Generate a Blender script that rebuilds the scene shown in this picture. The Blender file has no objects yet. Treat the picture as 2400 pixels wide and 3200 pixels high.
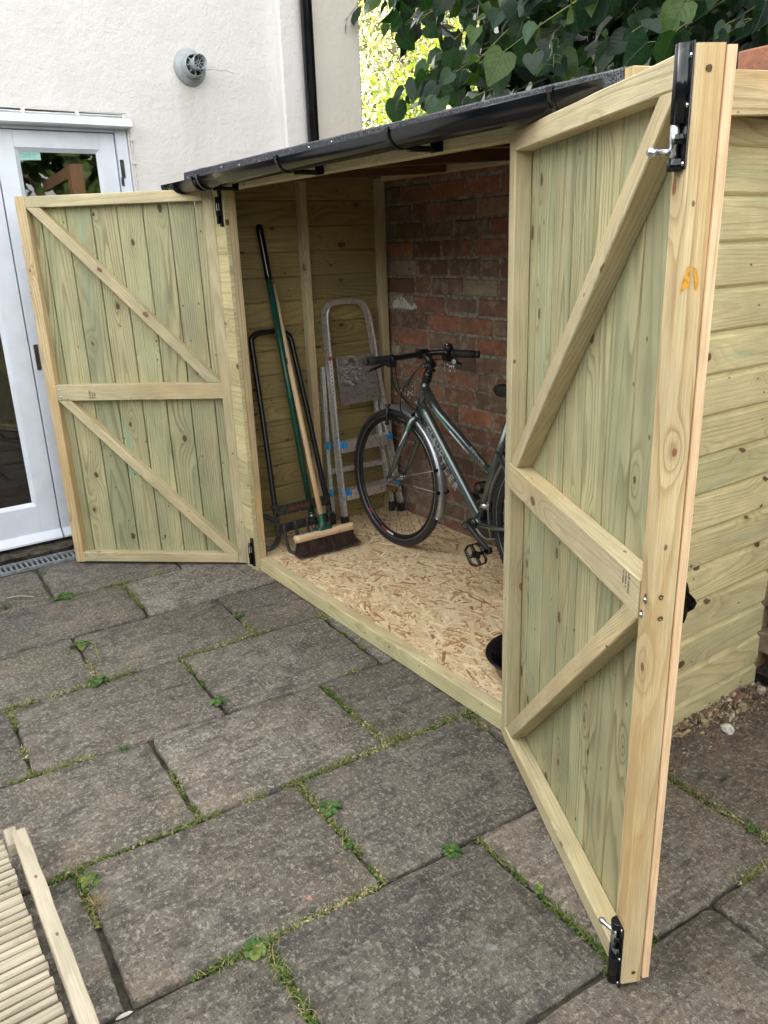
import bpy, bmesh, math, random
from mathutils import Vector, Matrix, Euler, noise as mnoise
sc = bpy.context.scene
col = sc.collection
PI = math.pi
R_ = math.radians
rng = random.Random(7)
V = Vector

# ------------------------------------------------------------------ camera
CAM = V((3.3788, -1.5568, 1.5336))
yaw, pit, rol = R_(55.5787), R_(-18.7599), R_(-2.0794)
Fd = V((-math.sin(yaw) * math.cos(pit), math.cos(yaw) * math.cos(pit), math.sin(pit)))
Rt = V((math.cos(yaw), math.sin(yaw), 0)); Up = Rt.cross(Fd)
Rt, Up = math.cos(rol) * Rt + math.sin(rol) * Up, -math.sin(rol) * Rt + math.cos(rol) * Up
cam = bpy.data.cameras.new('camera'); camo = bpy.data.objects.new('camera', cam); col.objects.link(camo)
camo.matrix_world = Matrix(((Rt.x, Up.x, -Fd.x, CAM.x), (Rt.y, Up.y, -Fd.y, CAM.y), (Rt.z, Up.z, -Fd.z, CAM.z), (0, 0, 0, 1)))
cam.sensor_fit = 'HORIZONTAL'; cam.sensor_width = 36.0; cam.lens = 2474.77 / 2400 * 36.0
cam.clip_start = 0.02; cam.clip_end = 2000
sc.camera = camo
# ------------------------------------------------------------------ sky, sun, exposure
SUN = V((-0.72, -0.34, 0.60)).normalized()
wd = bpy.data.worlds.new('World'); sc.world = wd; wd.use_nodes = True
wn = wd.node_tree; wn.nodes.clear()
wo = wn.nodes.new('ShaderNodeOutputWorld'); bg = wn.nodes.new('ShaderNodeBackground')
sky = wn.nodes.new('ShaderNodeTexSky'); sky.sky_type = 'NISHITA'; sky.sun_disc = False
sky.sun_elevation = math.asin(SUN.z); sky.sun_rotation = math.atan2(SUN.x, SUN.y)
sky.air_density = 1.0; sky.dust_density = 4.0; sky.ozone_density = 0.4
hs = wn.nodes.new('ShaderNodeHueSaturation'); hs.inputs['Saturation'].default_value = 0.12
wn.links.new(sky.outputs[0], hs.inputs['Color']); wm = wn.nodes.new('ShaderNodeMix'); wm.data_type = 'RGBA'; wm.blend_type = 'MULTIPLY'; wm.inputs[0].default_value = 1.0; wm.inputs[7].default_value = (1.01, 1.0, .97, 1)
wn.links.new(hs.outputs[0], wm.inputs[6]); wn.links.new(wm.outputs[2], bg.inputs['Color'])
bg.inputs['Strength'].default_value = 0.15
wn.links.new(bg.outputs[0], wo.inputs[0])
sl = bpy.data.lights.new('sun', 'SUN'); sl.energy = 2.6; sl.angle = R_(0.55); sl.color = (1.0, 0.94, 0.82)
so = bpy.data.objects.new('sun', sl); col.objects.link(so)
so.rotation_euler = (-SUN).to_track_quat('-Z', 'Y').to_euler(); so.location = (0, 0, 12)
sc.view_settings.view_transform = 'Standard'; sc.view_settings.look = 'None'
sc.view_settings.exposure = 2.97; sc.view_settings.gamma = 1.0
sc.render.engine = 'CYCLES'
sc.cycles.max_bounces = 8; sc.cycles.diffuse_bounces = 4; sc.cycles.glossy_bounces = 4; sc.cycles.transmission_bounces = 6
sc.cycles.transparent_max_bounces = 12; sc.cycles.sample_clamp_indirect = 6.0
try: sc.cycles.use_denoising = True
except Exception: pass

# ------------------------------------------------------------------ object helpers
def tag(o, label=None, cat=None, group=None, kind=None):
    if label: o['label'] = label
    if cat: o['category'] = cat
    if group: o['group'] = group
    if kind: o['kind'] = kind
    return o
def thing(name, loc, label, cat, group=None):
    o = bpy.data.objects.new(name, None); col.objects.link(o); o.location = loc; o.empty_display_size = 0.1
    return tag(o, label, cat, group)
def wloc(o):
    p = V((0, 0, 0))
    while o is not None: p += o.location; o = o.parent
    return p
class MB:
    """mesh collector: world-space verts, uv (metres), tone colour, material slot per face"""
    def __init__(s): s.v = []; s.f = []; s.uv = []; s.c = []; s.mi = []; s.sm = []
    def face(s, idx, uvs=None, c=(1, 0, 0, 1), mi=0, sm=False):
        s.f.append(tuple(idx)); s.uv.append(uvs or [(0, 0)] * len(idx)); s.c.append(c); s.mi.append(mi); s.sm.append(sm)
    def add(s, pts):
        b = len(s.v); s.v.extend([V(p) for p in pts]); return b
    def poly(s, pts, c=(1, 0, 0, 1), mi=0, uvs=None, sm=False):
        b = s.add(pts); s.face(range(b, b + len(pts)), uvs, c, mi, sm)
    def prof(s, o, A, B, C, L, pl, c=(1, 0, 0, 1), mi=0, seg=1, jit=0.0, off=None, sm=False, caps=True, bow=0.0):
        """extrude the closed outline pl [(b,c)..] from o along A by L"""
        o, A, B, C = V(o), V(A).normalized(), V(B), V(C)
        n = len(pl); ou, ov = off or (rng.random() * 90, rng.random() * 90)
        per = [0]
        for i in range(n):
            a, b = pl[i], pl[(i + 1) % n]; per.append(per[-1] + math.hypot(b[0] - a[0], b[1] - a[1]))
        base = len(s.v); ph = rng.random() * 6
        for k in range(seg + 1):
            t = L * k / seg; w = bow * math.sin(t * 2.1 + ph)
            for (b, cc) in pl:
                jb, jc = (rng.uniform(-jit, jit), rng.uniform(-jit, jit)) if jit else (0, 0)
                s.v.append(o + A * t + B * (b + jb + w) + C * (cc + jc))
        flip = B.cross(C).dot(A) < 0
        area = sum(pl[i][0] * pl[(i + 1) % n][1] - pl[(i + 1) % n][0] * pl[i][1] for i in range(n))
        if area < 0: flip = not flip
        for k in range(seg):
            t0, t1 = L * k / seg, L * (k + 1) / seg
            for i in range(n):
                j = (i + 1) % n
                q = [base + k * n + i, base + k * n + j, base + (k + 1) * n + j, base + (k + 1) * n + i]
                u = [(ou + t0, ov + per[i]), (ou + t0, ov + per[i + 1]), (ou + t1, ov + per[i + 1]), (ou + t1, ov + per[i])]
                if flip: q.reverse(); u.reverse()
                s.face(q, u, c, mi, sm)
        if caps:
            for k, rev in ((0, True), (seg, False)):
                q = [base + k * n + i for i in range(n)]; u = [(ou + 7 + pl[i][0] * .25, ov + pl[i][1]) for i in range(n)]
                if rev != flip: q.reverse(); u.reverse()
                s.face(q, u, c, mi)
    def beam(s, p0, p1, w, t, bdir, ch=0.002, **k):
        """bar p0->p1; w along bdir, t across; centred on the line"""
        p0, p1 = V(p0), V(p1); A = (p1 - p0); L = A.length; A.normalize()
        B = V(bdir); B = (B - A * B.dot(A)).normalized(); C = A.cross(B)
        s.prof(p0, A, B, C, L, rect(w, t, ch), **k)
    def box(s, lo, hi, ch=0.0, c=(1, 0, 0, 1), mi=0, ax=0, **k):
        lo, hi = V(lo), V(hi); d = hi - lo; m = (lo + hi) / 2
        e = [V((1, 0, 0)), V((0, 1, 0)), V((0, 0, 1))]; b, cc = (ax + 1) % 3, (ax + 2) % 3
        o = m.copy(); o[ax] = lo[ax]
        s.prof(o, e[ax], e[b], e[cc], d[ax], rect(d[b], d[cc], ch), c=c, mi=mi, **k)
    def tube(s, pts, r, n=10, c=(1, 0, 0, 1), mi=0, closed=False, sm=True, caps=True, flat=None):
        pts = [V(p) for p in pts]; m = len(pts)
        rs = r if isinstance(r, (list, tuple)) else [r] * m
        T = []
        for i in range(m):
            a = pts[(i - 1) % m] if (closed or i > 0) else pts[i]; b = pts[(i + 1) % m] if (closed or i < m - 1) else pts[i]
            d = b - a; T.append(d.normalized() if d.length > 1e-9 else V((0, 0, 1)))
        x = T[0].orthogonal().normalized()
        if flat is not None:
            x = V(flat[0]); x = (x - T[0] * x.dot(T[0])).normalized()
        base = len(s.v); ln = 0; ls = []
        for i in range(m):
            x = (x - T[i] * x.dot(T[i])).normalized(); y = T[i].cross(x)
            if i: ln += (pts[i] - pts[i - 1]).length
            ls.append(ln); fx, fy = (1, 1) if flat is None else (flat[1], flat[2])
            for k in range(n):
                a = 2 * PI * k / n; s.v.append(pts[i] + x * (math.cos(a) * rs[i] * fx) + y * (math.sin(a) * rs[i] * fy))
        for i in range(m if closed else m - 1):
            j = (i + 1) % m
            for k in range(n):
                l = (k + 1) % n
                u0, u1 = ls[i], ls[j] if j else ln
                s.face([base + i * n + k, base + i * n + l, base + j * n + l, base + j * n + k],
                       [(u0, k * .01), (u0, k * .01 + .01), (u1, k * .01 + .01), (u1, k * .01)], c, mi, sm)
        if caps and not closed:
            s.face([base + k for k in range(n)][::-1], None, c, mi); s.face([base + (m - 1) * n + k for k in range(n)], None, c, mi)
    def lathe(s, pr, cen, ax, n=32, c=(1, 0, 0, 1), mi=0, closed=False, sm=True, cf=None):
        """revolve [(radius, height)..] about ax through cen"""
        cen, ax = V(cen), V(ax).normalized(); x = ax.orthogonal().normalized(); y = ax.cross(x); m = len(pr); base = len(s.v)
        for k in range(n):
            a = 2 * PI * k / n
            for (r, h) in pr: s.v.append(cen + (x * math.cos(a) + y * math.sin(a)) * r + ax * h)
        for k in range(n):
            l = (k + 1) % n
            for i in range(m if closed else m - 1):
                j = (i + 1) % m
                s.face([base + k * m + i, base + l * m + i, base + l * m + j, base + k * m + j], None, cf(i) if cf else c, mi, sm)
    def build(s, name, mats, parent=None, label=None):
        me = bpy.data.meshes.new(name); off = wloc(parent) if parent else V((0, 0, 0))
        me.from_pydata([p - off for p in s.v], [], s.f)
        fu = []; fc = []
        for u, f, c in zip(s.uv, s.f, s.c):
            for t in u: fu.extend(t)
            fc.extend(tuple(c) * len(f))
        me.uv_layers.new(name='UVMap').data.foreach_set('uv', fu)
        me.color_attributes.new('Tone', 'FLOAT_COLOR', 'CORNER').data.foreach_set('color', fc)
        me.polygons.foreach_set('material_index', s.mi); me.polygons.foreach_set('use_smooth', s.sm)
        for m in (mats if isinstance(mats, (list, tuple)) else [mats]): me.materials.append(m)
        me.update()
        o = bpy.data.objects.new(name, me); col.objects.link(o)
        if parent: o.parent = parent
        if label: o['label'] = label
        return o
def rect(w, t, ch=0.002):
    a, b = w / 2, t / 2
    if ch <= 0: return [(-a, -b), (a, -b), (a, b), (-a, b)]
    return [(-a + ch, -b), (a - ch, -b), (a, -b + ch), (a, b - ch), (a - ch, b), (-a + ch, b), (-a, b - ch), (-a, -b + ch)]
def jc(c, a, b):
    k = rng.uniform(a, b); return tuple(x * k * rng.uniform(.96, 1.04) for x in c)
def wt(b=1.0, g=0.3, sp=0.07): return (b + rng.uniform(-sp, sp), min(1, max(0, g + rng.uniform(-.2, .2))), rng.random(), 1)
def copyo(o, parent, loc, name=None):
    c = o.copy(); col.objects.link(c); c.parent = parent; c.location = loc; return c
def text(name, body, size, o, xd, yd, mat, parent, outline=0.0, depth=0.0004, spacing=1.0, shear=0.0, align='LEFT'):
    cu = bpy.data.curves.new(name, 'FONT'); cu.body = body; cu.size = size; cu.space_character = spacing; cu.shear = shear; cu.align_x = align
    cu.resolution_u = 3
    if outline: cu.fill_mode = 'NONE'; cu.bevel_depth = outline; cu.bevel_resolution = 0
    else: cu.extrude = depth
    to = bpy.data.objects.new(name + '_curve', cu); col.objects.link(to); bpy.context.view_layer.update()
    dg = bpy.context.evaluated_depsgraph_get(); me = bpy.data.meshes.new_from_object(to.evaluated_get(dg))
    bpy.data.objects.remove(to); bpy.data.curves.remove(cu)
    xd, yd = V(xd).normalized(), V(yd); yd = (yd - xd * yd.dot(xd)).normalized(); zd = xd.cross(yd); o = V(o) - (wloc(parent) if parent else V((0, 0, 0)))
    me.transform(Matrix(((xd.x, yd.x, zd.x, o.x), (xd.y, yd.y, zd.y, o.y), (xd.z, yd.z, zd.z, o.z), (0, 0, 0, 1))))
    me.materials.clear(); me.materials.append(mat); me.name = name
    ob = bpy.data.objects.new(name, me); col.objects.link(ob); ob.parent = parent
    return ob

# ------------------------------------------------------------------ material helpers
class NT:
    def __init__(s, name):
        s.m = bpy.data.materials.new(name); s.m.use_nodes = True; s.t = s.m.node_tree; s.t.nodes.clear()
        s.out = s.t.nodes.new('ShaderNodeOutputMaterial'); s.b = s.n('ShaderNodeBsdfPrincipled'); s.l(s.b.outputs[0], s.out.inputs[0])
    def l(s, a, b): s.t.links.new(a, b)
    def n(s, ty, props=None, **ins):
        nd = s.t.nodes.new(ty)
        for k, v in (props or {}).items(): setattr(nd, k, v)
        for k, v in ins.items(): s.set(nd.inputs[int(k[1:])] if k[0] == 'i' and k[1:].isdigit() else nd.inputs[k], v)
        return nd
    def set(s, sock, v):
        if isinstance(v, bpy.types.NodeSocket): s.l(v, sock)
        elif isinstance(v, (tuple, list)) and len(v) == 3 and sock.type == 'RGBA': sock.default_value = (*v, 1)
        else: sock.default_value = v
    def m_(s, op, a, b=0.0, c=None, clamp=False):
        nd = s.n('ShaderNodeMath', {'operation': op, 'use_clamp': clamp}, i0=a, i1=b)
        if c is not None: s.set(nd.inputs[2], c)
        return nd.outputs[0]
    def mix(s, f, a, b, bl='MIX'):
        nd = s.n('ShaderNodeMix', {'data_type': 'RGBA', 'blend_type': bl}); s.set(nd.inputs[0], f); s.set(nd.inputs[6], a); s.set(nd.inputs[7], b); return nd.outputs[2]
    def ramp(s, f, lo, hi, a=0.0, b=1.0, sm=True):
        return s.n('ShaderNodeMapRange', {'interpolation_type': 'SMOOTHSTEP' if sm else 'LINEAR'}, i0=f, i1=lo, i2=hi, i3=a, i4=b).outputs[0]
    def noise(s, v, scale=1.0, detail=2.0, rough=0.5, dim='3D', dist=0.0):
        return s.n('ShaderNodeTexNoise', {'noise_dimensions': dim}, Vector=v, Scale=scale, Detail=detail, Roughness=rough, Distortion=dist).outputs[0]
    def comb(s, x, y, z=0.0): return s.n('ShaderNodeCombineXYZ', None, X=x, Y=y, Z=z).outputs[0]
    def obj(s): return s.n('ShaderNodeTexCoord').outputs['Object']
    def tone(s):
        a = s.n('ShaderNodeAttribute', {'attribute_name': 'Tone'}); sp = s.n('ShaderNodeSeparateColor', None, Color=a.outputs[0])
        return a.outputs[0], sp.outputs[0], sp.outputs[1], sp.outputs[2]
    def bump(s, h, dist=0.002, st=0.5, prev=None):
        nd = s.n('ShaderNodeBump', None, Height=h, Distance=dist, Strength=st)
        if prev is not None: s.l(prev, nd.inputs['Normal'])
        return nd.outputs[0]
    def fin(s, colr=None, rough=None, nrm=None, **k):
        if colr is not None: s.set(s.b.inputs['Base Color'], colr)
        if rough is not None: s.set(s.b.inputs['Roughness'], rough)
        if nrm is not None: s.l(nrm, s.b.inputs['Normal'])
        for a, v in k.items(): s.set(s.b.inputs[a.replace('_', ' ')], v)
        return s.m
def plain(name, c, rough=0.5, metal=0.0, var=0.12, nsc=40.0, bmp=0.0, **k):
    t = NT(name); n = t.noise(t.obj(), nsc, 3); f = t.ramp(n, .3, .7, 1 - var, 1 + var)
    cc = t.mix(1.0, c, t.comb(f, f, f), 'MULTIPLY')
    nr = t.bump(t.noise(t.obj(), nsc * 4, 3), .001, bmp) if bmp else None
    return t.fin(cc, t.ramp(n, .3, .7, max(0, rough - (.015 if rough < .36 else .06)), min(1, rough + (.015 if rough < .36 else .06))), nr, Metallic=metal, **k)
def wood(name, light, dark, green=(.30, .36, .20), knot=(.05, .028, .013), ringf=18.0, teal=0.0, fib=0.2, rough=.62, warm=None, contrast=.6, kd=.42):
    t = NT(name); uv = t.n('ShaderNodeUVMap').outputs[0]; sp = t.n('ShaderNodeSeparateXYZ', None, Vector=uv); u, v = sp.outputs[0], sp.outputs[1]
    _, tr, tg, tb = t.tone()
    SU, SV = 2.3, 7.5
    vc = t.comb(t.m_('MULTIPLY', u, SU), t.m_('MULTIPLY', v, SV))
    vo = t.n('ShaderNodeTexVoronoi', {'voronoi_dimensions': '2D', 'feature': 'F1'}, Vector=vc, Scale=1.0, Randomness=.9)
    kc = t.n('ShaderNodeSeparateColor', None, Color=vo.outputs['Color']); kp = t.n('ShaderNodeSeparateXYZ', None, Vector=vo.outputs['Position'])
    du = t.m_('DIVIDE', t.m_('SUBTRACT', t.m_('MULTIPLY', u, SU), kp.outputs[0]), SU)
    dv = t.m_('DIVIDE', t.m_('SUBTRACT', t.m_('MULTIPLY', v, SV), kp.outputs[1]), SV)
    wob = t.m_('MULTIPLY', t.m_('SUBTRACT', t.noise(uv, 60, 2, dim='2D'), .5), .008)
    has = t.ramp(kc.outputs[0], kd, kd + .02)
    kr = t.m_('MULTIPLY', has, t.m_('ADD', .0042, t.m_('MULTIPLY', t.m_('POWER', kc.outputs[1], 1.5), .0105)))
    dd = t.m_('ADD', t.m_('SQRT', t.m_('ADD', t.m_('POWER', t.m_('MULTIPLY', du, .62), 2), t.m_('POWER', dv, 2))), wob)
    kmask = t.m_('MULTIPLY', has, t.ramp(t.m_('DIVIDE', dd, t.m_('ADD', kr, .0001)), .75, 1.1, 1, 0))
    near = t.m_('MULTIPLY', has, t.m_('POWER', 2.718, t.m_('MULTIPLY', -1.0, t.m_('DIVIDE', t.m_('ADD', t.m_('POWER', t.m_('MULTIPLY', du, .45), 2), t.m_('POWER', dv, 2)), t.m_('MULTIPLY', t.m_('POWER', t.m_('ADD', kr, .004), 2), 5.0)))))
    big = t.noise(t.comb(t.m_('MULTIPLY', u, .36), t.m_('MULTIPLY', v, 5.5)), 1.0, 1.2, .35, dim='2D')
    fine = t.noise(t.comb(t.m_('MULTIPLY', u, 3.0), t.m_('MULTIPLY', v, 30)), 1.0, 2, .5, dim='2D')
    ph = t.m_('ADD', t.m_('ADD', t.m_('MULTIPLY', big, ringf), t.m_('MULTIPLY', v, 16.0)), t.m_('ADD', t.m_('MULTIPLY', near, 2.3), t.m_('MULTIPLY', fine, .55)))
    fr = t.m_('FRACT', ph); ring = t.m_('MULTIPLY', t.ramp(fr, .42, .90), t.ramp(fr, .91, 1.0, 1, 0))
    amp = t.ramp(t.noise(t.comb(t.m_('MULTIPLY', u, .9), t.m_('MULTIPLY', v, 8)), 1.0, 1, dim='2D'), .3, .7, .45, 1.0)
    ring = t.m_('MULTIPLY', ring, amp)
    fibn = t.noise(t.comb(t.m_('MULTIPLY', u, 9), t.m_('MULTIPLY', v, 420)), 1.0, 3, .6, dim='2D')
    cc = t.mix(t.m_('MULTIPLY', ring, contrast), light, dark)
    if warm:
        cc = t.mix(t.m_('MULTIPLY', t.ramp(t.noise(t.comb(t.m_('MULTIPLY', u, 1.1), t.m_('MULTIPLY', v, 11)), 1.0, 2, dim='2D'), .42, .68), .75), cc, warm)
    gm = t.m_('MULTIPLY', tg, t.ramp(t.noise(t.comb(t.m_('MULTIPLY', u, .8), t.m_('MULTIPLY', v, 10)), 1.0, 2, dim='2D'), .35, .68))
    cc = t.mix(gm, cc, t.mix(t.m_('MULTIPLY', ring, .45), green, tuple(x * .6 for x in green)))
    if teal:
        tm = t.m_('MULTIPLY', t.ramp(t.noise(t.comb(t.m_('MULTIPLY', u, 1.5), t.m_('MULTIPLY', v, 17)), 1.0, 2.5, .55, dim='2D'), .63, .76), teal)
        cc = t.mix(t.m_('MULTIPLY', tm, t.ramp(tb, .3, .6)), cc, (.27, .42, .29))
    f2 = t.m_('MULTIPLY', t.ramp(fibn, .2, .8, 1 - fib, 1 + fib, False), tr)
    dirt = t.ramp(t.noise(t.comb(t.m_('MULTIPLY', u, 4), t.m_('MULTIPLY', v, 7)), 1.0, 4, .6, dim='2D'), .25, .8, .86, 1.08)
    f2 = t.m_('MULTIPLY', f2, dirt)
    cc = t.mix(1.0, cc, t.comb(f2, f2, f2), 'MULTIPLY')
    krg = t.m_('MULTIPLY', t.ramp(dd, .0, .012), 1.0)
    red = t.mix(t.ramp(kc.outputs[2], .4, .7), knot, tuple(x * y for x, y in zip(knot, (2.2, 1.7, 1.4))))
    cc = t.mix(t.m_('MULTIPLY', near, .28), cc, tuple(x * .75 for x in dark))
    cc = t.mix(t.m_('MULTIPLY', kmask, .95), cc, t.mix(t.ramp(t.m_('FRACT', t.m_('MULTIPLY', dd, 330)), .3, .9), red, tuple(min(1, x * 2.6) for x in knot)))
    pc = t.comb(t.m_('MULTIPLY', u, 5.5), t.m_('MULTIPLY', v, 15)); pv2 = t.n('ShaderNodeTexVoronoi', {'voronoi_dimensions': '2D', 'feature': 'F1'}, Vector=pc, Scale=1.0, Randomness=1.0)
    pcol = t.n('ShaderNodeSeparateColor', None, Color=pv2.outputs['Color']); pp_ = t.n('ShaderNodeSeparateXYZ', None, Vector=pv2.outputs['Position'])
    pu, pv3 = t.m_('DIVIDE', t.m_('SUBTRACT', t.m_('MULTIPLY', u, 5.5), pp_.outputs[0]), 9.0), t.m_('DIVIDE', t.m_('SUBTRACT', t.m_('MULTIPLY', v, 15), pp_.outputs[1]), 15.0)
    pd_ = t.m_('ADD', t.m_('SQRT', t.m_('ADD', t.m_('POWER', pu, 2), t.m_('POWER', pv3, 2))), t.m_('MULTIPLY', wob, .4)); pm_ = t.m_('MULTIPLY', t.ramp(pcol.outputs[0], .80, .81), t.ramp(pd_, .0022, .0042, 1, 0))
    cc = t.mix(t.m_('MULTIPLY', pm_, .8), cc, tuple(x * .8 for x in knot))
    hgt = t.m_('ADD', t.m_('MULTIPLY', ring, -.5), t.m_('MULTIPLY', fibn, .9))
    return t.fin(cc, t.ramp(fibn, .2, .8, rough - .08, rough + .1), t.bump(hgt, .0016, .55))
def attr(name, rough=.7, var=.2, nsc=60.0, bmp=.4, bd=.002, metal=0.0, transl=0.0, spec=.4, **k):
    t = NT(name); a, r, g, b = t.tone(); n = t.noise(t.obj(), nsc, 4); f = t.ramp(n, .25, .75, 1 - var, 1 + var)
    cc = t.mix(1.0, a, t.comb(f, f, f), 'MULTIPLY')
    nr = t.bump(t.noise(t.obj(), nsc * 3, 3), bd, bmp) if bmp else None
    m = t.fin(cc, rough, nr, Metallic=metal, Specular_IOR_Level=spec, **k)
    if transl:
        tb = t.n('ShaderNodeBsdfTranslucent'); t.set(tb.inputs[0], t.mix(1.0, cc, (1.12, 1.16, .75), 'MULTIPLY')); mx = t.n('ShaderNodeMixShader', None, i0=transl)
        t.l(t.b.outputs[0], mx.inputs[1]); t.l(tb.outputs[0], mx.inputs[2]); t.l(mx.outputs[0], t.out.inputs[0])
    return m

# ------------------------------------------------------------------ materials
M = {}
M['door'] = wood('green_treated_boarding', (.46, .425, .24), (.25, .23, .115), green=(.315, .345, .205), teal=.8, ringf=20, contrast=1.0, kd=.16)
M['rail'] = wood('pale_treated_framing', (.56, .485, .30), (.37, .305, .17), green=(.43, .42, .265), knot=(.10, .05, .026), ringf=26, contrast=.62, kd=.5, warm=(.56, .42, .22))
M['stile'] = wood('yellow_treated_framing', (.64, .51, .295), (.42, .28, .125), green=(.48, .45, .27), knot=(.115, .052, .026), ringf=15, contrast=1.0, kd=.5, warm=(.62, .42, .19))
M['fresh'] = wood('fresh_cut_pine', (.78, .55, .34), (.62, .37, .19), green=(.70, .55, .34), knot=(.25, .08, .04), ringf=30, contrast=.7, kd=.75)
M['clad'] = wood('shiplap_cladding', (.72, .625, .35), (.50, .41, .20), green=(.54, .54, .30), ringf=20, teal=.35, contrast=.75, kd=.2)
M['inner'] = wood('shaded_inner_boarding', (.34, .265, .11), (.20, .15, .056), green=(.25, .23, .095), ringf=20, contrast=.9, kd=.15)  # darker copy of the boarding; interior shade is put into its colour
M['raft'] = wood('shaded_brown_rafter', (.15, .08, .032), (.09, .045, .018), green=(.14, .085, .034), ringf=22, contrast=.5)  # roof timber darkened in colour to stand for shade under the roof
M['deck'] = wood('weathered_decking', (.48, .42, .315), (.30, .255, .17), green=(.37, .36, .26), ringf=26, contrast=.5, kd=.7)
M['broomwood'] = wood('broom_beech', (.74, .53, .32), (.60, .40, .21), green=(.72, .53, .32), ringf=26, contrast=.4, kd=.97)
M['reclaimed'] = wood('brown_stained_post', (.21, .115, .055), (.12, .06, .03), green=(.2, .12, .06), ringf=22)
M['bplastic'] = plain('gloss_black_plastic', (.007, .0075, .009), .14, var=.3, nsc=14, bmp=.03)
M['bsatin'] = plain('satin_black_metal', (.013, .013, .014), .3, 0, var=.06, nsc=60)
M['bdirty'] = plain('dirty_black_steel', (.032, .030, .028), .5, 0, var=.75, nsc=70, bmp=.5)
M['rubber'] = plain('black_rubber', (.018, .018, .019), .6, var=.3, nsc=150, bmp=.4)
M['greyrub'] = plain('grey_hose_rubber', (.075, .075, .078), .5, var=.25)
M['zinc'] = plain('bright_zinc', (.62, .65, .70), .25, 1.0, var=.1)
M['steel'] = plain('dull_steel', (.34, .33, .32), .4, .9, var=.3, nsc=90)
M['galv'] = plain('grey_galvanised_grate', (.26, .29, .31), .55, .35, var=.3, nsc=50, bmp=.4)
M['greenen'] = plain('dark_green_enamel', (.010, .070, .045), .3, var=.08, nsc=25)
M['greenpl'] = plain('dark_green_plastic', (.012, .07, .04), .35, var=.2)
M['bark'] = plain('brown_bark', (.10, .075, .05), .85, var=.5, nsc=22, bmp=1.0)
M['stem'] = plain('yellow_green_stem', (.22, .27, .055), .5, var=.2)
M['white'] = plain('white_gloss_paint', (.74, .785, .87), .32, var=.05, nsc=9, bmp=.05)
M['cablew'] = plain('white_cable', (.72, .71, .70), .4, var=.06)
M['grey'] = plain('grey_flue_plastic', (.34, .37, .39), .4, var=.06)
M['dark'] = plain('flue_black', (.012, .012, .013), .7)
M['ink'] = plain('black_ink', (.03, .022, .025), .8, var=.5, nsc=900)
M['decal'] = plain('silver_decal', (.62, .66, .68), .35, var=.05)
M['mint'] = plain('mint_decal', (.10, .36, .26), .35, var=.1)
M['red'] = plain('red_print', (.55, .03, .04), .5)
M['stickw'] = plain('white_sticker', (.75, .77, .80), .45, var=.05)
M['stickg'] = plain('green_sticker', (.03, .38, .16), .45, var=.1)
M['stickb'] = plain('blue_sticker_print', (.25, .42, .62), .45, var=.4, nsc=500)
M['stickt'] = plain('pale_teal_sticker', (.35, .62, .55), .45, var=.06)
M['tealink'] = plain('teal_print', (.10, .33, .28), .5)
M['blue'] = plain('bright_blue_plastic', (.02, .33, .75), .4, var=.1)
M['paint'] = plain('dried_white_paint', (.70, .68, .65), .7, var=.1, nsc=90, bmp=.4)
M['amber'] = plain('amber_resin', (.62, .30, .025), .28, var=.25, nsc=120)
M['hole'] = plain('drilled_hole', (.10, .06, .025), .9, var=.5, nsc=300)
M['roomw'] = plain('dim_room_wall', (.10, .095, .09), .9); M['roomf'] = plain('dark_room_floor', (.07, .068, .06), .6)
M['rug'] = attr('woven_rug', .95, .3, 120, .5)
def m_leaf():
    t = NT('lime_leaf'); a, r, g, b = t.tone(); sp = t.n('ShaderNodeSeparateXYZ', None, Vector=t.n('ShaderNodeUVMap').outputs[0]); u, v = sp.outputs[0], sp.outputs[1]
    n = t.noise(t.obj(), 45, 4); f = t.ramp(n, .25, .75, .78, 1.22); cc = t.mix(1.0, a, t.comb(f, f, f), 'MULTIPLY')
    side = t.m_('FRACT', t.m_('MULTIPLY', t.m_('SUBTRACT', u, t.m_('MULTIPLY', v, .85)), 5.5)); ve = t.m_('MAXIMUM', t.ramp(v, .012, .03, 1, 0), t.m_('MULTIPLY', t.ramp(t.m_('ABSOLUTE', t.m_('SUBTRACT', side, .5)), .0, .09, 1, 0), .55))
    cc = t.mix(t.m_('MULTIPLY', ve, .4), cc, (.07, .11, .045)); h = t.m_('ADD', t.m_('MULTIPLY', ve, -1.0), t.m_('MULTIPLY', n, .6))
    m = t.fin(cc, .42, t.bump(h, .003, .6), Specular_IOR_Level=.35); tb = t.n('ShaderNodeBsdfTranslucent'); t.set(tb.inputs[0], t.mix(1.0, cc, (1.5, 1.9, .6), 'MULTIPLY')); mx = t.n('ShaderNodeMixShader', None, i0=.25)
    t.l(t.b.outputs[0], mx.inputs[1]); t.l(tb.outputs[0], mx.inputs[2]); t.l(mx.outputs[0], t.out.inputs[0]); return m
M['leafn'] = m_leaf(); M['leafd'] = attr('added_foliage_leaf', .5, .2, 20, 0, transl=.1, spec=.3)
M['leaff'] = attr('sunlit_leaf', .45, .25, 9, 0, transl=.35)
M['weed'] = attr('weed_leaf', .6, .25, 200, 0, transl=.2)
M['osbf'] = attr('strand_flake', .55, .13, 240, .5, .0006, spec=.3)
M['rubble'] = attr('rubble_stone', .9, .35, 90, .8, .004)
M['bristle'] = attr('brown_bristle', .7, .3, 300, 0)
M['tyre'] = plain('tyre_rubber', (.015, .0155, .018), .55, var=.25, nsc=220, bmp=.6)
M['chrome'] = plain('silver_mudguard', (.42, .43, .45), .33, .8, var=.08, nsc=30)
def m_frame():
    t = NT('gunmetal_green_paint'); n = t.noise(t.obj(), 900, 2)
    cc = t.mix(t.ramp(n, .4, .6), (.085, .108, .104), (.13, .165, .158))
    return t.fin(cc, .27, None, Metallic=.68, Coat_Weight=.7, Coat_Roughness=.08)
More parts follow.
